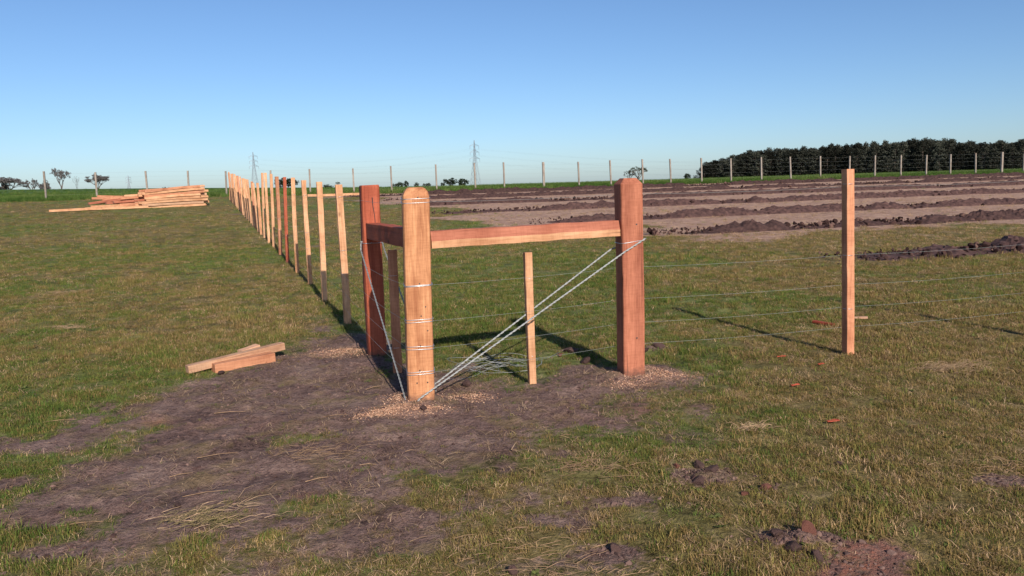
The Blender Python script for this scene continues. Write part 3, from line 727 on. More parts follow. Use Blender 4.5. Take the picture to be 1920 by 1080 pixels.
def on_post(base, top, z, yaw, u, v):
    """point on a post at height z with offsets along its own axes"""
    f = z / (top.z - base.z); c = base.lerp(top, f)
    return Vector((c.x + u * math.cos(yaw) - v * math.sin(yaw), c.y + u * math.sin(yaw) + v * math.cos(yaw), base.z + z))
def wrap(base, top, z, yaw, w, t, r, parent, tilt=(0, 0), n=2, gap=.012, name='wire_wrap', mat=None, over=.003):
    mb = MB()
    for k in range(n):
        sec = section(w + over * 2, t + over * 2, .024); pts = []
        for (u, v) in sec:
            pts.append(on_post(base, top, z + k * gap + tilt[0] * u + tilt[1] * v, yaw, u, v))
        mb.tube(pts, r, 6, True)
    return child(mb.build(name, mat or M_WIRE, smooth=True), parent)
WIRE_Z = [1.345, .80, .555, .372, .21]
for k, z in enumerate(WIRE_Z):
    wrap(cb, ct, z, YAW - .03, .176, .176, .0021, corner, tilt=(random.uniform(-.03, .03), random.uniform(-.05, .05)), n=2 if k != 1 else 2, gap=[.026, .006, .017, .019, .016][k])
# nails and staples on the posts
def nail(p, nrm, r, parent, name='nail', mat=None):
    n = Vector(nrm).normalized(); d = tube_data([p - n * .004, p + n * .004], r, 8)
    return child(mesh_obj(name, d[0], d[1], mat or M_NAIL), parent)
fn = Vector((math.sin(YAW), -math.cos(YAW), 0))
for z, u in [(1.375, .01), (.815, .005), (.60, .01), (.40, .0), (.235, -.01), (.15, -.03), (.15, .04), (.50, .05), (.66, .04)]:
    nail(on_post(cb, ct, z, YAW - .03, u, -.089), fn, .0045, corner)
for z, u in [(1.13, .03), (.30, .02)]:
    nail(on_post(rb, rt, z, YAW - .02, u, -.083), fn, .006, right_post)
# drying crack with nail in the red post
mb = MB(); f2 = on_post(lb, lt, 1.36, YAW + .1, .012, -.0795)
mb.tube([on_post(lb, lt, z, YAW + .1, u, -.0795) for z, u in [(1.365, .010), (1.30, .012), (1.22, .022), (1.14, .026), (1.08, .030)]], [.0045, .0035, .003, .0025, .001], 5)
child(mb.build('crack', M_NAIL), red_post)

# brace rails ---------------------------------------------------------------------
def rail_mesh(name, L, h, t, split, m_up, m_lo, wane):
    sec = [(-t / 2, -h / 2), (-t / 2, -h / 2 + split), (-t / 2 + .003, -h / 2 + split + .003), (-t / 2 + wane, h / 2 - .004), (-t / 2 + wane + .004, h / 2), (t / 2 - .004, h / 2), (t / 2, h / 2 - .004), (t / 2, -h / 2)]
    vs, fs, mi = [], [], []; n = 12; m = len(sec)
    for i in range(n + 1):
        z = L * i / n; jx, jy = random.gauss(0, .0015), random.gauss(0, .0018)
        for (x, y) in sec: vs.append((x + jx + random.gauss(0, .0006), y + jy + random.gauss(0, .0006), z))
    for i in range(n):
        for j in range(m):
            fs.append((i * m + (j + 1) % m, i * m + j, (i + 1) * m + j, (i + 1) * m + (j + 1) % m)); mi.append(1 if j == 0 else 0)
    fs += [tuple(range(m)), tuple(n * m + j for j in range(m - 1, -1, -1))]; mi += [1, 1]
    me = bpy.data.meshes.new(name); me.from_pydata(vs, [], fs); me.materials.append(m_up); me.materials.append(m_lo)
    me.polygons.foreach_set('material_index', mi); return me
def rail(p0, p1, h, t, split, up, lo, wane):
    z = p1 - p0; L = z.length; z.normalize()
    x = Vector((-z.y, z.x, 0)).normalized(); y = z.cross(x)   # x points away from the viewer side, y up
    if y.z < 0: y = -y; 
    o = bpy.data.objects.new('brace_rail', rail_mesh('brace_rail', L, h, t, split, up, lo, wane)); COL.objects.link(o)
    o.matrix_world = Matrix.Translation(p0) @ Matrix((x, y, z)).transposed().to_4x4(); return o
r0 = on_post(cb, ct, 1.095, YAW - .03, .086, .0); r1 = on_post(rb, rt, 1.105, YAW - .02, -.082, .0)
ra = rail(r0, r1, .112, .10, .048, W_RAIL, W_PALE, .016)
tag(ra, 'two-tone horizontal brace rail between the corner post and the salmon post', 'rail')
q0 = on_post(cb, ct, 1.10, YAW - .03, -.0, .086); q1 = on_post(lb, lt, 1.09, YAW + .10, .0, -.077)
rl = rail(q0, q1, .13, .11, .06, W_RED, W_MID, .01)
tag(rl, 'shaded dark horizontal brace rail between the corner post and the red post', 'rail')

# small upright stakes inside the braces --------------------------------------------
sb = gp(998, 721); st_ = at(990, 473, sb.y)
s1 = post('stake', sb, st_, .052, .052, YAW + .06, .003, 'flat', W_PALE, sink=.15)
tag(s1, 'short pale stake standing between the corner post and the salmon brace post', 'stake')
sb2 = gp(745, 702); st2 = at(735, 469, sb2.y)
s2 = post('stake', sb2, st2, .07, .05, YAW - .05, .003, 'flat', W_MID, sink=.15)
tag(s2, 'short shaded stake standing between the corner post and the red brace post', 'stake')
for s_, b_, t_ in ((s1, sb, st_), (s2, sb2, st2)):
    wrap(b_, t_, .80 * .97, YAW + .06 if s_ is s1 else YAW - .05, .052 if s_ is s1 else .07, .052, .0016, s_, n=1, name='wire_tie', over=.0015)
    wrap(b_, t_, .215, YAW + .06 if s_ is s1 else YAW - .05, .052 if s_ is s1 else .07, .052, .0016, s_, n=1, name='wire_tie', over=.0015)

# diagonal twisted brace wires ------------------------------------------------------
def twisted(mb, pts, r=.0040, rad=.0036, pitch=.07):
    pts = [Vector(p) for p in pts]; seg = []
    for a, b in zip(pts[:-1], pts[1:]):
        n = max(2, int((b - a).length / .014)); seg += [a.lerp(b, i / n) for i in range(n)]
    seg.append(pts[-1]); s = 0; A, B = [], []
    for i, p in enumerate(seg):
        t = (seg[min(i + 1, len(seg) - 1)] - seg[max(i - 1, 0)]).normalized()
        if i: s += (p - seg[i - 1]).length
        u = t.cross(Vector((0, 0, 1))).normalized(); v = t.cross(u); th = s / pitch * 6.283
        o = (u * math.cos(th) + v * math.sin(th)) * rad; A.append(p + o); B.append(p - o)
    mb.tube(A, r, 6); mb.tube(B, r, 6)
ya = YAW - .02; mb = MB()
hw = .165 / 2 + .008; cw = .176 / 2 + .009
twisted(mb, [on_post(rb, rt, 1.00, ya, hw + .004, hw * .6), on_post(rb, rt, 1.025, ya, hw + .004, -hw), on_post(rb, rt, .94, ya, -.06, -hw - .004),
             on_post(cb, ct, .045, ya, -.02, -cw - .004), on_post(cb, ct, -.03, ya, -cw * .8, -cw)])
bw1 = mb.build('brace_wire', M_ROPE, smooth=True)
mb2 = MB(); twisted(mb2, [on_post(rb, rt, 1.00, ya, hw + .004, hw * .6), on_post(rb, rt, .98, ya, -.0, hw + .006), on_post(rb, rt, .94, ya, -hw - .02, hw),
                          on_post(cb, ct, .10, ya, cw + .02, cw - .02), on_post(cb, ct, .03, ya, -.02, cw)])
bw = empty('diagonal_brace_wire', cb); tag(bw, 'pair of twisted galvanised strands running diagonally up to the salmon brace post', 'brace wire')
bw1.name = 'strand'; child(bw1, bw); child(mb2.build('strand', M_ROPE, smooth=True), bw)
wrap(rb, rt, 1.005, ya, .165, .165, .0022, right_post, tilt=(.12, 0), n=1, gap=.02, name='wire_wrap')
yl = YAW + .02; lw = .158 / 2 + .012; bw = empty('diagonal_brace_wire', cb + Vector((-.1, .1, 0)))
tag(bw, 'pair of twisted galvanised strands running diagonally up to the red brace post', 'brace wire')
mb = MB(); twisted(mb, [on_post(lb, lt, .985, yl, 0, -lw * .9), on_post(lb, lt, 1.0, yl, -lw, -lw * .5), on_post(lb, lt, .93, yl, -lw - .006, -lw), on_post(cb, ct, .03, yl, -cw - .012, -.03), on_post(cb, ct, -.03, yl, -cw, -cw)], r=.0036, rad=.0036)
child(mb.build('strand', M_ROPE, smooth=True), bw)
mb = MB(); twisted(mb, [on_post(lb, lt, 1.0, yl, 0, lw), on_post(lb, lt, .985, yl, lw, lw * .3), on_post(lb, lt, .93, yl, lw + .004, -lw), on_post(cb, ct, .10, yl, cw + .004, cw * .7), on_post(cb, ct, .06, yl, cw + .004, 0)], r=.0036, rad=.0036)
child(mb.build('strand', M_ROPE, smooth=True), bw)
wrap(lb, lt, .985, YAW + .10, .158, .158, .0020, red_post, n=1, name='wire_wrap')

# right arm: lone thin post and the next one, just out of the picture ---------------------
tb = gp(1590, 664); tt = at(1590, 317, tb.y)
thin = post('fence_post', tb, tt, .068, .066, YAW + .05, .003, 'flat', W_MID, sink=.4)
tag(thin, 'tall slim salmon fence post standing alone on the right', 'post')
for z in (1.365, .805, .375): wrap(tb, tt, z, YAW + .05, .068, .066, .0018, thin, n=1, name='wire_tie', over=.0015)
u_ = Vector((tb.x - rb.x, tb.y - rb.y, 0)); u_.normalize()
nb = ground(tb.x + u_.x * 1.86, tb.y + u_.y * 1.86); nt_ = nb + Vector((0, 0, 1.44))
nxt = post('fence_post', nb, nt_, .068, .066, YAW + .05, .003, 'flat', W_MID, sink=.4)
tag(nxt, 'slim fence post beyond the right picture edge that throws the rightmost shadow', 'post')

# receding row of thin posts ------------------------------------------------------------
row_px = [(651, 610, 636, 346), (610, 565, 597, 341), (581, 534, 570, 338), (558, 511, 549, 333), (540, 493, 533, 332), (526, 478, 519, 331), (513.5, 464, 508, 326), (504, 455, 498, 324), (496, 446, 492, 324)]
row = []
for (bx, by, tx, ty) in row_px:
    b = gp(bx, by); row.append((b, at(tx, ty, b.y)))
last_b = gp(431.5, 375.5)
pA = row[-1][0]; NF = 20
d1 = (row[-1][0] - row[-3][0]) / 2
for k in range(1, NF + 1):
    t = k / NF
    # cubic from pA along the row direction to the far end
    L = (last_b - pA).length; m0 = d1.normalized() * L; m1 = (last_b - pA) * 1.05
    hh = (2 * t ** 3 - 3 * t ** 2 + 1, t ** 3 - 2 * t ** 2 + t, -2 * t ** 3 + 3 * t ** 2, t ** 3 - t ** 2)
    p = pA * hh[0] + m0 * hh[1] + last_b * hh[2] + m1 * hh[3]
    b = ground(p.x, p.y); row.append((b, b + Vector((random.gauss(-.03, .03), random.gauss(0, .03), 1.52 + .12 * t + random.uniform(-.03, .04)))))
ORD = ['first', 'second', 'third', 'fourth', 'fifth', 'sixth', 'seventh', 'eighth', 'ninth', 'tenth', 'eleventh', 'twelfth', 'thirteenth', 'fourteenth', 'fifteenth', 'sixteenth', 'seventeenth',
       'eighteenth', 'nineteenth', 'twentieth', 'twenty-first', 'twenty-second', 'twenty-third', 'twenty-fourth', 'twenty-fifth', 'twenty-sixth', 'twenty-seventh', 'twenty-eighth', 'twenty-ninth', 'thirtieth', 'thirty-first', 'thirty-second', 'thirty-third']
row_mat = [W_PALE, W_PALE, W_PALE, W_PALE, W_RED, W_MID, W_PALE, W_PALE, W_PALE]
for k, (b, t) in enumerate(row):
    m = row_mat[k] if k < len(row_mat) else random.choice([W_PALE, W_PALE, W_PALE, W_MID])
    yw = YAW + .12 + random.uniform(-.10, .10)
    o = post('fence_post', b, t, .066 + random.uniform(-.005, .008), .05, yw, .003, 'flat', m, sink=.3, wob=.003, step=.12)
    cn = 'dark red' if m is W_RED else ('salmon' if m is W_MID else 'pale')
    tag(o, '%s sawn fence post, %s in the receding row counting from the red brace post' % (cn, ORD[k]), 'post', 'slim posts of the receding row')
    if k < 6:
        for z in (1.36, .8, .555): wrap(b, t, z, yw, .064, .05, .0018, o, n=1, name='wire_tie', over=.0015)

# fence wires -----------------------------------------------------------------------------
ZN = ['top', 'second highest', 'middle', 'second lowest', 'lowest']
for k, z in enumerate(WIRE_Z):
    mb = MB(); zz = z + [.0, .003, .008, .01, .008][k]
    pts = [on_post(cb, ct, zz, YAW - .03, .086, -.09), on_post(rb, rt, zz, YAW, -.03, .088), on_post(rb, rt, zz, YAW, .06, .088), Vector((tb.x, tb.y + .037, tb.z + zz)), Vector((nb.x, nb.y + .037, nb.z + zz))]
    out = []
    for a, b in zip(pts[:-1], pts[1:]):
        sag = .012 * (b - a).length / 1.8
        for i in range(6): out.append(a.lerp(b, i / 6) - Vector((0, 0, sag * 4 * (i / 6) * (1 - i / 6))))
    out.append(pts[-1]); mb.tube(out, .0009, 5)
    tag(mb.build('fence_wire', M_FWIRE, smooth=True), '%s strand of wire running right from the corner post' % ZN[k], 'wire', 'wires running right from the corner post')
    mb = MB(); pts = [on_post(cb, ct, zz, YAW - .03, -.09, -.02), on_post(lb, lt, zz, YAW + .1, -.085, 0)] + [b.lerp(t, zz / (t.z - b.z)) + Vector((-.036, 0, 0)) for b, t in row[:16]]
    out = []
    for a, b in zip(pts[:-1], pts[1:]):
        for i in range(4): out.append(a.lerp(b, i / 4) - Vector((0, 0, .012 * 4 * (i / 4) * (1 - i / 4))))
    out.append(pts[-1]); mb.tube(out, .0010, 5)
    tag(mb.build('fence_wire', M_FWIRE, smooth=True), '%s strand of wire running back along the receding row of posts' % ZN[k], 'wire', 'wires along the receding row')

# tangled wire on the ground ----------------------------------------------------------------
wc = gp(915, 690); mb = MB(); r_ = random.Random(5)
for L in range(7):
    pts = []; R = r_.uniform(.12, .30); ex = r_.uniform(.5, .8); ph = r_.uniform(0, 6.28); ox, oy = r_.gauss(0, .07), r_.gauss(0, .07); hz = r_.uniform(.015, .07)
    for i in range(30):
        a = ph + i / 29 * 6.6; rr = R * (1 + .12 * math.sin(a * 2.3 + ph) + .05 * math.sin(5 * a))
        x = wc.x + ox + rr * 1.25 * math.cos(a); y = wc.y + oy + rr * ex * math.sin(a)
        pts.append(Vector((x, y, gzs(x, y) + hz + .03 * math.sin(2 * a + ph))))
    mb.tube(pts, .0017, 5)
mb.tube([Vector((wc.x + .1 * i, wc.y - .15 + .09 * i, gzs(wc.x + .1 * i, wc.y - .15 + .09 * i) + .03 + .03 * math.sin(i))) for i in range(-3, 7)], .0017, 5)
tag(mb.build('wire_tangle', M_ROPE, smooth=True), 'tangle of loose shiny wire lying on the grass behind the diagonal brace', 'wire coil')

# offcuts lying on the ground at left -----------------------------------------------------------
def gpt(px, py, dz=0.0):
    p = gp(px, py); return Vector((p.x, p.y, gzs(p.x, p.y) + dz))
e0, e1 = gpt(404, 699), gpt(517, 680)
dv = (e1 - e0).normalized(); back = Vector((-dv.y, dv.x, 0))
b2 = beam('timber_offcut', e0 + back * .06 + Vector((0, 0, .036)), e1 + back * .06 + Vector((0, 0, .036)), .115, .075, W_MID)
tag(b2, 'short thick offcut with orange side lying under the longer offcut', 'offcut')
f0, f1 = gpt(342, 708), gpt(524, 678)
b1 = beam('timber_offcut', f0 + Vector((0.0, .10, .045)), f1 + Vector((-.01, .16, .10)), .075, .062, W_BARKY)
tag(b1, 'long pale knotty offcut resting across the orange offcut at left', 'offcut')
g0 = gpt(450, 674); g1 = gpt(484, 667)
b3 = beam('timber_offcut', g0 + Vector((0, .02, .035)), g1 + Vector((0, .02, .06)), .08, .06, W_CHIP)
tag(b3, 'stubby block half hidden behind the long pale offcut', 'offcut')
ck = bpy.data.objects.new('soil_clod', clod_mesh('soil_clod', 91, M_CLOD)); COL.objects.link(ck)
ck.location = gpt(414, 702, .015); ck.scale = (.035, .03, .028); tag(ck, 'dark clod of soil at the near end of the orange offcut', 'clod')
# small red and pale pieces near the lone post
p = gpt(1525, 606, .015); q = gpt(1563, 611, .015)
tag(beam('wood_block', p, q, .05, .022, W_CHIPRED), 'red wood block lying left of the lone slim post', 'wood block')
p = gpt(1598, 599, .02); q = gpt(1627, 600, .025)
tag(beam('wood_sliver', p, q, .05, .02, W_CHIP), 'pale wood sliver lying right of the lone slim post', 'wood sliver')
for (px, py, w, lab) in [(1465, 673, 16, 'red wood chip in the grass left of the lone post base'), (1540, 689, 10, 'small faded wood chip below the lone post'), (1490, 727, 14, 'red wood chip on brown grass in the right foreground'), (1561, 797, 22, 'largest red wood chip on the grass in the right foreground')]:
    p = gpt(px - w / 2, py, .02); q = gpt(px + w / 2, py - 1, .026)
    tag(beam('wood_chip', p, q, .022, .006, W_CHIPRED, step=.02, wob=.003), lab, 'wood chip')

# separate clods ------------------------------------------------------------------------------------
k = 100
for (px, py, s, m, lab) in [(795, 775, .032, M_CLOD, 'dark clod on the sawdust in front of the corner post'), (1437, 917, .028, M_CLODRED, 'round reddish clod on the right foreground grass'),
                            (1395, 925, .022, M_CLODRED, 'small reddish clod left of the round one'), (1335, 890, .042, M_CLOD, 'large dark crumbly clod in the right foreground grass'), (1310, 905, .035, M_CLOD, 'dark clod at the lower edge of the crumbly clod'),
                            (1515, 1010, .035, M_CLODRED, 'reddish clod on top of the heap at the bottom right'), (1490, 1035, .035, M_CLOD, 'dark clod left in the heap at the bottom right'), (1530, 1048, .03, M_CLOD, 'dark clod right in the heap at the bottom right'),
                            (1455, 1012, .025, M_CLOD, 'loose dark clod left of the heap at the bottom right'), (1235, 653, .055, M_CLOD, 'flat dark clod right of the salmon brace post'), (1210, 660, .04, M_CLOD, 'dark clod touching the right side of the salmon brace post'),
                            (1072, 664, .055, M_CLOD, 'clod at the edge of the rail shadow left of the salmon brace post'), (1098, 680, .05, M_CLOD, 'clod beside the shadow of the salmon brace post'), (1050, 668, .03, M_CLODRED, 'small clod left of the clods by the shadow'),
                            (875, 727, .04, M_CLOD, 'dark clod by the foot of the diagonal brace wires'), (1310, 872, .03, M_CLOD, 'dark clod at the upper edge of the crumbly clod'), (1270, 872, .022, M_CLODRED, 'small reddish clod left of the crumbly clod'), (725, 868, .012, M_CLOD, 'tiny dark clod on the bare soil'), (1155, 1025, .03, M_CLOD, 'dark clod low in the centre foreground'),
                            (1575, 868, .02, M_CLOD, 'lone dark clod above the round reddish clod'), (960, 1072, .03, M_CLOD, 'dark clod at the bottom edge of the picture'), (335, 955, .018, M_CLOD, 'dark clod above the straw heap at lower left')]:
    k += 1; o = bpy.data.objects.new('soil_clod', clod_mesh('soil_clod', k, m, 3)); COL.objects.link(o)
    o.location = gpt(px, py, s * .3); o.scale = (s * 1.2, s, s); o.rotation_euler = (random.uniform(-.3, .3), random.uniform(-.3, .3), random.uniform(0, 6)); tag(o, lab, 'clod')

# dry tufts and twigs
def heap(px, py, n, spread, lmin, lmax, cols, lab, up=.25, seed=1, name='dry_grass_tuft', width=.0022, heading=None):
    r = random.Random(seed); c = gpt(px, py); mats = []
    mb = MB()
    for _ in range(n):
        a = r.gauss(heading, .5) if heading is not None else r.uniform(0, 6.283)
        x = c.x + r.gauss(0, spread); y = c.y + r.gauss(0, spread * .6); L = r.uniform(lmin, lmax); z = gzs(x, y) + r.uniform(.003, .02); e = r.uniform(-.05, up)
        p0 = Vector((x, y, z)); dx = Vector((math.cos(a), math.sin(a), 0))
        mb.tube([p0, p0 + dx * L * .5 + Vector((0, 0, L * e)), p0 + dx * L + Vector((r.gauss(0, .01), r.gauss(0, .01), L * e * .8))], [width * r.uniform(.3, .6), width * .45, width * .15], 4)
    return tag(mb.build(name, cols), lab, 'dry grass', kind='stuff')
M_STRAW = plain_mat('straw', S(134, 108, 82), S(186, 156, 124), 30, bstr=0); M_STRAWB = plain_mat('straw_brown', S(112, 88, 68), S(168, 136, 106), 30, bstr=0); M_GREENW = plain_mat('wilted_green', S(92, 84, 54), S(134, 116, 82), 30, bstr=0)
heap(1775, 690, 260, .12, .04, .13, M_STRAW, 'dry straw tuft with dark shadow in the right foreground', .5, 2, heading=-.3)
heap(370, 985, 110, .08, .03, .14, M_GREENW, 'wilted green grass heap on bare soil at lower left', .25, 3, heading=.6)
heap(390, 975, 60, .13, .03, .12, M_STRAW, 'pale dry stalks lying over the wilted grass heap', .2, 4, heading=.2)
heap(600, 850, 90, .13, .04, .15, M_STRAWB, 'brown straw scrap on the bare soil left of centre', .15, 5)
heap(1415, 806, 160, .05, .03, .08, M_STRAW, 'small pale straw clump in the right foreground', .3, 6)
heap(1100, 880, 130, .13, .05, .14, M_STRAWB, 'brown straw clump on the edge of the bare soil', .25, 7)
heap(1870, 880, 110, .16, .03, .10, M_STRAWB, 'loose straw by the dark earth at the right edge', .25, 8)
heap(120, 550, 160, .22, .05, .16, M_STRAW, 'pale dead grass patch on the left meadow', .3, 9)
heap(130, 615, 120, .12, .04, .11, M_STRAW, 'small pale dead grass patch low on the left meadow', .3, 10)
heap(1000, 1060, 120, .25, .03, .10, M_STRAWB, 'straw scattered at the bottom edge of the centre foreground', .15, 12, heading=.1)
for i_, (px, py, ang, L) in enumerate([(630, 782, .1, .16), (430, 776, .0, .2), (410, 858, .25, .22), (385, 935, .25, .2), (900, 785, -.25, .07), (970, 993, .1, .09), (700, 728, .6, .12), (770, 852, -.1, .06), (690, 878, -.2, .09), (1060, 818, 0, .07), (150, 985, .1, .18), (600, 905, .3, .14), (335, 890, .4, .12), (110, 790, .1, .2)]):
    c = gpt(px, py, .008); d_ = Vector((math.cos(ang), math.sin(ang), 0)); mb = MB()
    mb.tube([c - d_ * L / 2, c + Vector((0, .01, .006)), c + d_ * L / 2 + Vector((0, .02, .0))], [.0022, .002, .001], 5)
    tag(mb.build('twig', M_STRAWB), 'thin dry stalk on the bare ground, ' + ['left of the corner post sawdust', 'below the stacked offcuts', 'in the middle of the bare soil at left', 'just above the wilted grass heap', 'right below the corner post', 'low in the centre foreground', 'below the red brace post', 'on the bare soil under the corner post', 'left of the brick-red smear', 'right of the centre bare soil', 'at the lower left edge', 'right of the wilted grass heap', 'upper left of the wilted grass heap', 'at the upper left end of the bare soil'][i_], 'stalk', 'stalks on the bare soil')

# ------------------------------------------------------------------ lumber pile
pc = gp(325, 388.5); pe = gp(388, 386)
ax = (pe - pc); ax.z = 0; ax.normalize(); bk = Vector((-ax.y, ax.x, 0))
sc_ = pc.y / F                     # metres per photo pixel at the pile
def pile_pt(px, depth, z): 
    c = pc + ax * ((px - 325) * sc_) + bk * depth; return Vector((c.x, c.y, float(terrain(c.x, c.y)) + z))
TH = 4.6 * sc_
LG = 'timbers in the lumber pile'
rp = random.Random(11)
LAY = ['lowest', 'second', 'third', 'fourth', 'fifth', 'sixth', 'seventh', 'topmost']
for L in range(8):
    for j in range(6 if L < 5 else (5 if L < 7 else 3)):
        a = 266 + rp.uniform(-9, 9) + L * 1.6; b = 381 + rp.uniform(-6, 8) + (3 if j > 1 else 0); z = TH * (L + .5) * .98
        if j == 0 and L in (3, 4): b = 373 + rp.uniform(-2, 2)
        if L == 5: b = 391 if j else 382
        o0, o1 = rp.uniform(-.05, .06), rp.uniform(-.05, .08)
        p = pile_pt(a, j * TH * 1.15 + o0, z - .012 * L); q = pile_pt(b, j * TH * 1.15 + o1, z + .014 * L + rp.uniform(-.01, .02))
        o = beam('timber', p, q, TH * .98, TH * rp.uniform(.8, .94), rp.choice([W_PALE, W_PALE, W_PALE, W_BARKY, W_MID]), bevel=.008, wob=.006, step=.5)
        lab = 'timber of the lumber pile, %s layer up and %s row behind the near side' % (LAY[L], ['', 'first', 'second', 'third', 'fourth', 'fifth'][j]) if j else '%s timber up on the near side of the lumber pile' % LAY[L]
        tag(o, lab, 'timber', LG)
loose = [(124, 280, -.25, -.25, .09, .09, 'longest timber lying on the grass at the left front of the lumber pile'), (180, 292, 0.1, .1, .10, .12, 'timber lying on the grass behind the longest one'),
         (205, 300, .4, .2, .15, .22, 'loose timber in the lower left fan of the lumber pile'), (188, 262, .7, .5, .30, .50, 'loose reddish timber sticking out left of the lumber pile'), (196, 275, .9, .6, .52, .48, 'upper loose timber of the left fan of the lumber pile'),
         (206, 282, 1.1, .8, .62, .50, 'topmost loose timber of the left fan of the lumber pile'), (215, 275, .5, .35, .30, .30, 'short loose timber inside the left fan of the lumber pile'), (226, 286, .3, .2, .33, .42, 'loose timber end showing at the waist of the lumber pile'), (200, 290, 1.3, 1.0, .28, .35, 'loose timber at the back of the left fan of the lumber pile'),
         (236, 290, .15, .05, .20, .26, 'stub of timber at the front waist of the lumber pile'), (172, 230, .6, .5, .06, .08, 'small pale timber lying flat left of the lumber pile'),
         (212, 296, .75, .55, .42, .33, 'slanting loose timber in the middle of the left fan of the lumber pile'), (190, 270, .25, .3, .16, .20, 'low loose timber at the front of the left fan of the lumber pile'), (240, 300, .45, .3, .48, .58, 'loose timber climbing onto the waist of the lumber pile'), (248, 310, .7, .6, .60, .70, 'high loose timber at the waist of the lumber pile')]
for (a, b, d0, d1_, z0, z1, lab) in loose:
    o = beam('timber', pile_pt(a, d0, z0), pile_pt(b, d1_, z1), TH * .9, TH * .85, rp.choice([W_MID, W_PALE, W_SALMON]), bevel=.008, wob=.004, step=.5); tag(o, lab, 'timber', LG)
# pale timber lying behind the row of posts
p = gp(577, 369.5); q = gp(674, 367.5)
tag(beam('timber', p + Vector((0, 0, .10)), q + Vector((0, 0, .12)), .16, .15, W_PALE, wob=.004), 'single pale timber lying on the grass behind the first row posts', 'timber')

# ------------------------------------------------------------------ far boundary fence
fp = [(88, 385, 83, 331), (183, 377.5, 179, 328), (278, 374, 273, 325), (355, 370, 352, 322), (425, 367, 423, 321), (508, 365, 507, 319), (582, 363.5, 580, 316), (664, 362, 661.5, 315), (735, 361.5, 732.5, 312), (819, 360, 817, 310), (892, 358, 889, 307.5),
      (946, 356, 944, 306), (1020, 354, 1018.5, 306), (1086, 351.5, 1084, 305), (1146, 349.5, 1143.5, 302), (1206, 347.5, 1204, 300), (1258, 344.5, 1256, 298), (1316, 342.5, 1314.5, 296), (1371, 340, 1370, 296), (1428, 338.5, 1427, 294), (1483, 335.5, 1481, 292),
      (1538.5, 333.5, 1538, 290.5), (1592.5, 331.5, 1593.5, 290), (1640, 330, 1641, 289), (1689, 328, 1689.5, 288), (1736.5, 326, 1737.5, 287), (1782, 325.5, 1782.5, 286.5), (1829, 324.5, 1829.5, 285), (1878, 323, 1879.5, 283), (1919, 323, 1920, 287), (1962, 321, 1963, 283)]
ffb = []
for k, (bx, by, tx, ty) in enumerate(fp):
    r = ray(bx, by); hx = r.x / r.y       # where this bearing crosses the fence line
    D = 57.3; y = D / (1 - KS * hx); b = ground(y * hx, y)
    h = max(1.55, min(2.05, (by - ty) * y / F * 1.0))
    t = Vector((at(tx, ty, y).x, y, b.z + h)); 
    o = post('fence_post', b, t, .11 if k not in (12, 28) else .16, .11 if k not in (12, 28) else .16, YAW, .012, 'flat', W_GREY, sink=.3, step=.6)
    tag(o, 'weathered grey post of the far boundary fence, %s counting from the left' % ORD[k], 'post', 'far boundary fence posts'); ffb.append((b, h))
for k, z in enumerate((.35, .75, 1.1, 1.4, 1.7)):
    mb = MB(); mb.tube([Vector((b.x, b.y - .06, b.z + z)) for b, h in ffb], .0019, 4)
    tag(mb.build('fence_wire', M_FWIRE), '%s wire strand of the far boundary fence' % ['lowest', 'second lowest', 'middle', 'second highest', 'highest'][k], 'wire', 'far boundary fence wires')

# ------------------------------------------------------------------ pylons and cables
def pylon(px, top_py, d, H, lab, yaw):
    top = at(px, top_py, d); base = Vector((top.x, d, top.z - H)); root = empty('pylon', base)
    tag(root, lab, 'pylon', 'lattice pylons on the horizon')
    Rz = Matrix.Rotation(yaw, 3, 'Z'); R = lambda x, y, z: base + Rz @ Vector((x, y, z))
    w = lambda z: (4.2 * (1 - z / (H * .62)) + 1.1 * (z / (H * .62))) if z < H * .62 else 1.1 - .95 * (z - H * .62) / (H * .38)
    br = .12 * d / 815; lv = [H * f for f in (0, .14, .27, .39, .5, .58, .66, .74, .82, .90, 1.0)]
    for sx, sy in ((-1, -1), (1, -1), (1, 1), (-1, 1)):
        mb = MB().tube([R(sx * w(z), sy * w(z), z) for z in lv], br * 1.2, 4); child(mb.build('leg', M_STEEL), root)
    mb = MB()
    for z0, z1 in zip(lv[:-1], lv[1:]):
        for (ax_, ay, bx, by) in ((-1, -1, 1, -1), (1, -1, 1, 1), (1, 1, -1, 1), (-1, 1, -1, -1)):
            mb.tube([R(ax_ * w(z0), ay * w(z0), z0), R(bx * w(z1), by * w(z1), z1)], br * .7, 3); mb.tube([R(bx * w(z0), by * w(z0), z0), R(ax_ * w(z1), ay * w(z1), z1)], br * .7, 3)
            mb.tube([R(ax_ * w(z1), ay * w(z1), z1), R(bx * w(z1), by * w(z1), z1)], br * .6, 3)
    child(mb.build('bracing', M_STEEL), root); ends = []
    for f, hw_ in ((.60, 6.0), (.74, 5.4), (.88, 5.4)):
        mb = MB(); z = H * f
        for s in (-1, 1):
            for sy in (-1, 1):
                mb.tube([R(s * w(z), sy * w(z), z), R(s * hw_, 0, z)], br, 3); mb.tube([R(s * w(z + 2), sy * w(z + 2), z + 2.0), R(s * hw_, 0, z)], br, 3)
            ends.append(R(s * hw_, 0, z - 3.2))
        child(mb.build('crossarm', M_STEEL), root)
        for s in (-1, 1): mb = MB().tube([R(s * hw_, 0, z), R(s * hw_, 0, z - 3.2)], br * 1.2, 4); child(mb.build('insulator', M_STEEL), root)
    return ends
E3 = pylon(889, 263, 815, 47, 'largest lattice pylon, rising behind the middle of the far fence', .6)
E2 = pylon(474, 285, 1020, 46, 'lattice pylon rising behind the far end of the receding row', .6)
E1 = pylon(240, 329, 1800, 40, 'faint farthest lattice pylon behind the lumber pile', .6)
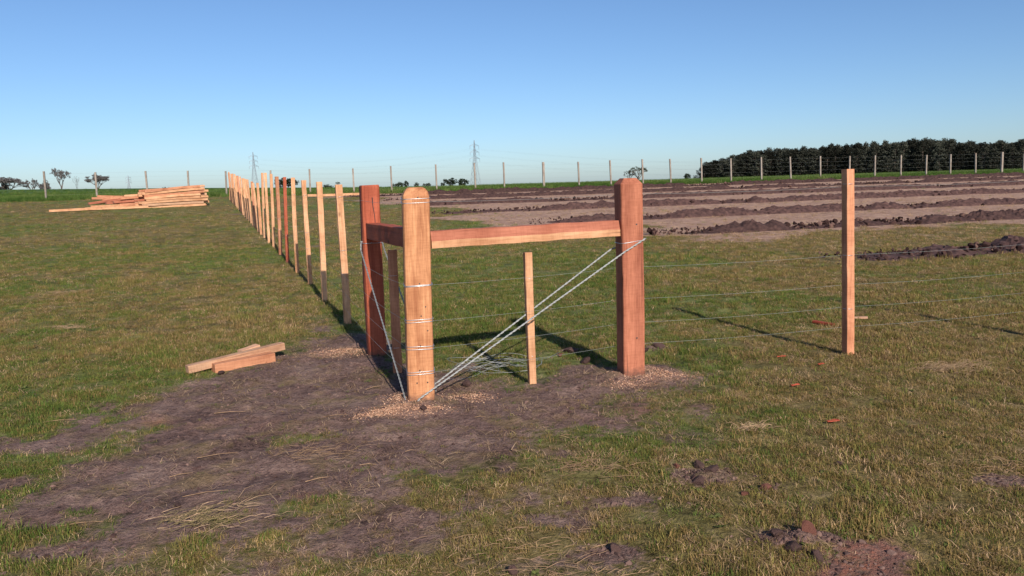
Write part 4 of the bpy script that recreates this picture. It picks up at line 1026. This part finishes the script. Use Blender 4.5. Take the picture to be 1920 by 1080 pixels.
for k in range(6):
    for A, B, sg in ((E2[k], E3[k], 9), (E3[k], E3[k] + Vector((800, -120, -4)), 26)):
        mb = MB().tube([A.lerp(B, i / 16) - Vector((0, 0, sg * 4 * (i / 16) * (1 - i / 16))) for i in range(17)], .022, 3)
        tag(mb.build('power_cable', M_STEEL), '%s thin power cable on the %s side, strung %s the largest pylon' % (['lowest', 'middle', 'highest'][k // 2], ['near', 'far'][k % 2], 'left of' if sg == 9 else 'right of'), 'cable', 'power cables')

# ------------------------------------------------------------------ trees
def leaf_cards(centres, n_per, rad, size, r, squash=.8):
    vs, fs = [], []
    for c, rr in centres:
        for _ in range(n_per):
            d = Vector((r.gauss(0, 1), r.gauss(0, 1), r.gauss(0, 1))).normalized() * (rr * r.random() ** .4); d.z *= squash
            p = c + d; a = Vector((r.gauss(0, 1), r.gauss(0, 1), r.gauss(0, 1))).normalized(); b = a.cross(Vector((r.gauss(0, 1), r.gauss(0, 1), r.gauss(0, 1)))).normalized()
            s = size * r.uniform(.6, 1.3); k = len(vs)
            vs += [p - a * s - b * s * .5, p + a * s * .3 - b * s * .6, p + a * s + b * s * .3, p - a * s * .2 + b * s * .6]; fs.append((k, k + 1, k + 2, k + 3))
    return vs, fs
def tree_meshes(kind, seed):
    """unit-height tree: trunk with limbs, crown of leaf clumps"""
    r = random.Random(seed); T = MB(); tips = []
    def limb(p, d, L, rad, depth):
        q = p + d * L; mid = p + d * L * .5 + Vector((r.gauss(0, .06), r.gauss(0, .06), r.gauss(0, .03))) * L
        T.tube([p, mid, q], [rad, rad * .8, rad * .55], 5)
        if depth == 0: tips.append(q); return
        for _ in range(r.choice([2, 3, 3])):
            nd_ = (d + Vector((r.gauss(0, .5), r.gauss(0, .5), r.gauss(.12, .25)))).normalized(); limb(q, nd_, L * r.uniform(.6, .85), rad * .55, depth - 1)
    if kind == 'pine':
        T.tube([Vector((0, 0, -.1)), Vector((.01, 0, .4)), Vector((0, .01, .97))], [.016, .012, .003], 6)
        cs = []; n = 58
        for k in range(n):
            z = .06 + .92 * (k / n); a = k * 2.4 + r.uniform(-.4, .4); R = (.17 * (1 - max(0, (z - .35) / .66) ** 1.7) + .02) * r.uniform(.55, 1.2)
            p = Vector((R * math.cos(a), R * math.sin(a), z + r.uniform(-.02, .02))); cs.append((p, .065 * r.uniform(.7, 1.2)))
            T.tube([Vector((0, 0, z - .03)), p], [.005, .002], 3)
        cs += [(Vector((r.gauss(0, .05), r.gauss(0, .05), .06 + .09 * k)), .09) for k in range(10)]
        return T, leaf_cards(cs, 30, .06, .019, r)
    if kind == 'round':
        T.tube([Vector((0, 0, -.1)), Vector((0, 0, .3))], [.05, .035], 6)
        for _ in range(5): limb(Vector((0, 0, .25)), Vector((r.gauss(0, .6), r.gauss(0, .6), .7)).normalized(), .25, .025, 1)
        cs = []
        for _ in range(60):
            d = Vector((r.gauss(0, 1), r.gauss(0, 1), r.gauss(0, 1))).normalized() * r.uniform(.4, 1); cs.append((Vector((d.x * .55, d.y * .55, .46 + d.z * .44)), .14 * r.uniform(.6, 1.2)))
        return T, leaf_cards(cs, 34, .1, .036, r)
    if kind in ('sparse', 'bare', 'umbrella', 'shrub'):
        n0 = {'sparse': 4, 'bare': 3, 'umbrella': 6, 'shrub': 6}[kind]
        fork = {'sparse': .15, 'bare': .2, 'umbrella': .22, 'shrub': .06}[kind]
        T.tube([Vector((0, 0, -.1)), Vector((.01, 0, fork))], [.045 if kind != 'bare' else .02, .035 if kind != 'bare' else .015], 6)
        for k in range(n0):
            a = k * 6.283 / n0 + r.uniform(-.4, .4); sp = {'sparse': .45, 'bare': .35, 'umbrella': .75, 'shrub': .7}[kind]
            limb(Vector((.01, 0, fork)), Vector((sp * math.cos(a), sp * math.sin(a), 1)).normalized(), .27, .022 if kind != 'bare' else .012, 3 if kind != 'shrub' else 2)
        zt = max(t.z for t in tips); 
        for_ = 1.0 / zt
        T.v = [Vector((v.x * for_, v.y * for_, v.z * for_ if v.z > 0 else v.z)) for v in T.v]; tips = [t * for_ for t in tips]
        if kind in ('umbrella', 'sparse', 'shrub'): tips = tips + [t + Vector((r.gauss(0, .05), r.gauss(0, .05), r.gauss(-.01, .03))) for t in tips]
        if kind == 'bare': cs = [(t, .03) for t in tips[::2]]; return T, leaf_cards(cs, 5, .03, .012, r)
        cs = [(t, .075 if kind != 'umbrella' else .085) for t in tips]
        return T, leaf_cards(cs, {'sparse': 14, 'umbrella': 20, 'shrub': 22}[kind], .07, .021, r, .7 if kind != 'umbrella' else .5)
def tree_proto(kind, seed, leaf):
    T, lv = tree_meshes(kind, seed)
    tm = bpy.data.meshes.new('trunk'); tm.from_pydata([tuple(v) for v in T.v], [], T.f); tm.materials.append(M_BARK)
    cm = bpy.data.meshes.new('crown'); cm.from_pydata([tuple(v) for v in lv[0]], [], lv[1]); cm.materials.append(leaf); return tm, cm
def plant(proto, name, base, h, wid, lab, cat, group=None, yaw=0.0):
    root = empty(name, base); root.rotation_euler = (0, 0, yaw); root.scale = (wid, wid, h); tag(root, lab, cat, group)
    for nm, m in (('trunk', proto[0]), ('crown', proto[1])):
        o = bpy.data.objects.new(nm, m); COL.objects.link(o); o.parent = root
    return root
def stand(proto, name, px, top_py, d, width_px, lab, cat='tree', yaw=0.0, wfac=1.0, group=None):
    """tree of the height that reaches this line of sight from the ground at distance d"""
    t = at(px, top_py, d); b = ground(t.x, d); h = t.z - b.z
    return plant(proto, name, b, h, width_px * d / F * wfac, lab, cat, group, yaw)
PR = {k: [tree_proto(kk, s, lf) for s in seeds] for k, kk, seeds, lf in (('round', 'round', (1, 2, 3), L_DARK), ('roundp', 'round', (4, 5), L_PURP), ('sparse', 'sparse', (6, 7), L_PURP), ('bare', 'bare', (8, 9), L_PURP), ('umb', 'umbrella', (10, 11), L_PURP),
                                                                        ('shrub', 'shrub', (12, 13), L_PURP), ('loose', 'shrub', (14, 15), L_MID), ('far', 'round', (16, 17), L_MID))}
PP = [tree_proto('pine', 40 + k, L_FOREST) for k in range(7)]
stand(PR['umb'][0], 'tree', 12, 333, 330, 52, 'broad flat-topped dark tree at the left edge of the horizon', wfac=1.0)
stand(PR['roundp'][0], 'tree', 4, 341, 335, 34, 'dense lower tree under the flat-topped one at the left edge', wfac=.8)
stand(PR['shrub'][0], 'shrub', 58, 336, 330, 24, 'ragged bush left of the tall open tree', 'bush', wfac=.7)
stand(PR['roundp'][1], 'shrub', 82, 334, 340, 24, 'dense round bush just left of the tall open tree', 'bush', wfac=.85)
stand(PR['sparse'][0], 'tree', 111, 317, 330, 38, 'tallest tree at left, open crowned with bare limbs', wfac=.75)
stand(PR['bare'][0], 'tree', 142, 331, 345, 26, 'thin leafless tree right of the tall open tree', wfac=.8)
stand(PR['roundp'][0], 'shrub', 126, 354, 330, 8, 'tiny dark bush at the foot of the leafless tree', 'bush')
stand(PR['umb'][1], 'tree', 182, 327, 320, 46, 'umbrella-shaped tree behind the second far fence post', wfac=.72)
stand(PR['round'][1], 'tree', 315, 349, 500, 24, 'low dark far tree clump showing over the lumber pile')
stand(PR['round'][0], 'tree', 525, 331, 300, 20, 'dense dark tree left behind the slim row posts', wfac=1.0)
stand(PR['round'][2], 'tree', 545, 331, 305, 24, 'dense dark tree right behind the slim row posts', wfac=1.0)
stand(PR['far'][0], 'tree', 613, 345, 900, 26, 'pale distant tree behind the far fence left of the red post', wfac=.9)
stand(PR['loose'][0], 'shrub', 633, 341, 260, 8, 'small twiggy bush above the first slim row post', 'bush')
stand(PR['round'][1], 'tree', 751, 339, 700, 12, 'left one of two small distant trees beside the corner post', wfac=.9)
stand(PR['round'][2], 'tree', 761, 336, 700, 10, 'right one of two small distant trees beside the corner post', wfac=.9)
stand(PR['far'][1], 'tree', 742, 342, 800, 14, 'pale low distant tree left of the two small ones')
stand(PR['far'][0], 'tree', 781, 341, 900, 10, 'pale low distant tree over the corner post')
stand(PR['far'][1], 'tree', 800, 342, 900, 16, 'pale wide distant tree right of the corner post top')
stand(PR['round'][0], 'tree', 844, 331, 420, 25, 'left and larger of the paired round dark trees near the pylon', wfac=.95)
stand(PR['round'][2], 'tree', 867, 332, 420, 22, 'right one of the paired round dark trees near the pylon', wfac=.95)
stand(PR['round'][1], 'shrub', 830, 341, 430, 8, 'small bush left of the paired round dark trees', 'bush')
stand(PR['loose'][0], 'tree', 1196, 313, 330, 44, 'loose bushy tree behind the top of the salmon brace post', wfac=.62)
stand(PR['loose'][1], 'tree', 1180, 320, 335, 26, 'lower bushy tree left of the loose bushy one', wfac=.62)
stand(PR['round'][2], 'shrub', 1288, 323, 330, 12, 'small round dark bush left of the forest', 'bush')
# forest: single trees side by side
ftop = ([1318, 1330, 1345, 1375, 1400, 1450, 1500, 1560, 1600, 1650, 1700, 1730, 1780, 1830, 1855, 1880, 1920, 2100], [310, 303, 299, 291, 285, 281, 278, 274, 271, 268, 264, 261, 265, 268, 267, 266, 263, 258])
rf = random.Random(3); fi = 0
for rowi in range(4):
    px = 1322 + rowi * 3.0
    while px < 1985:
        d = np.interp(px, [1318, 1920], [560, 430]) + rowi * 9 + rf.uniform(-3, 3); ty = float(np.interp(px, *ftop)) + rf.triangular(-6, 9, 1)
        t = at(px, ty, d); b = ground(t.x, d); h = t.z - b.z; pr = PP[rf.randrange(7)]
        plant(pr, 'pine_tree', b, h, 7.2 * d / F * 9.6 * rf.uniform(.8, 1.25), ('leftmost tree of the dense forest on the right horizon' if rowi == 0 and px < 1323 else 'dark tree in the dense forest on the right horizon'), 'tree', 'trees of the right-hand forest', rf.uniform(0, 6.28))
        px += rf.uniform(12, 21)
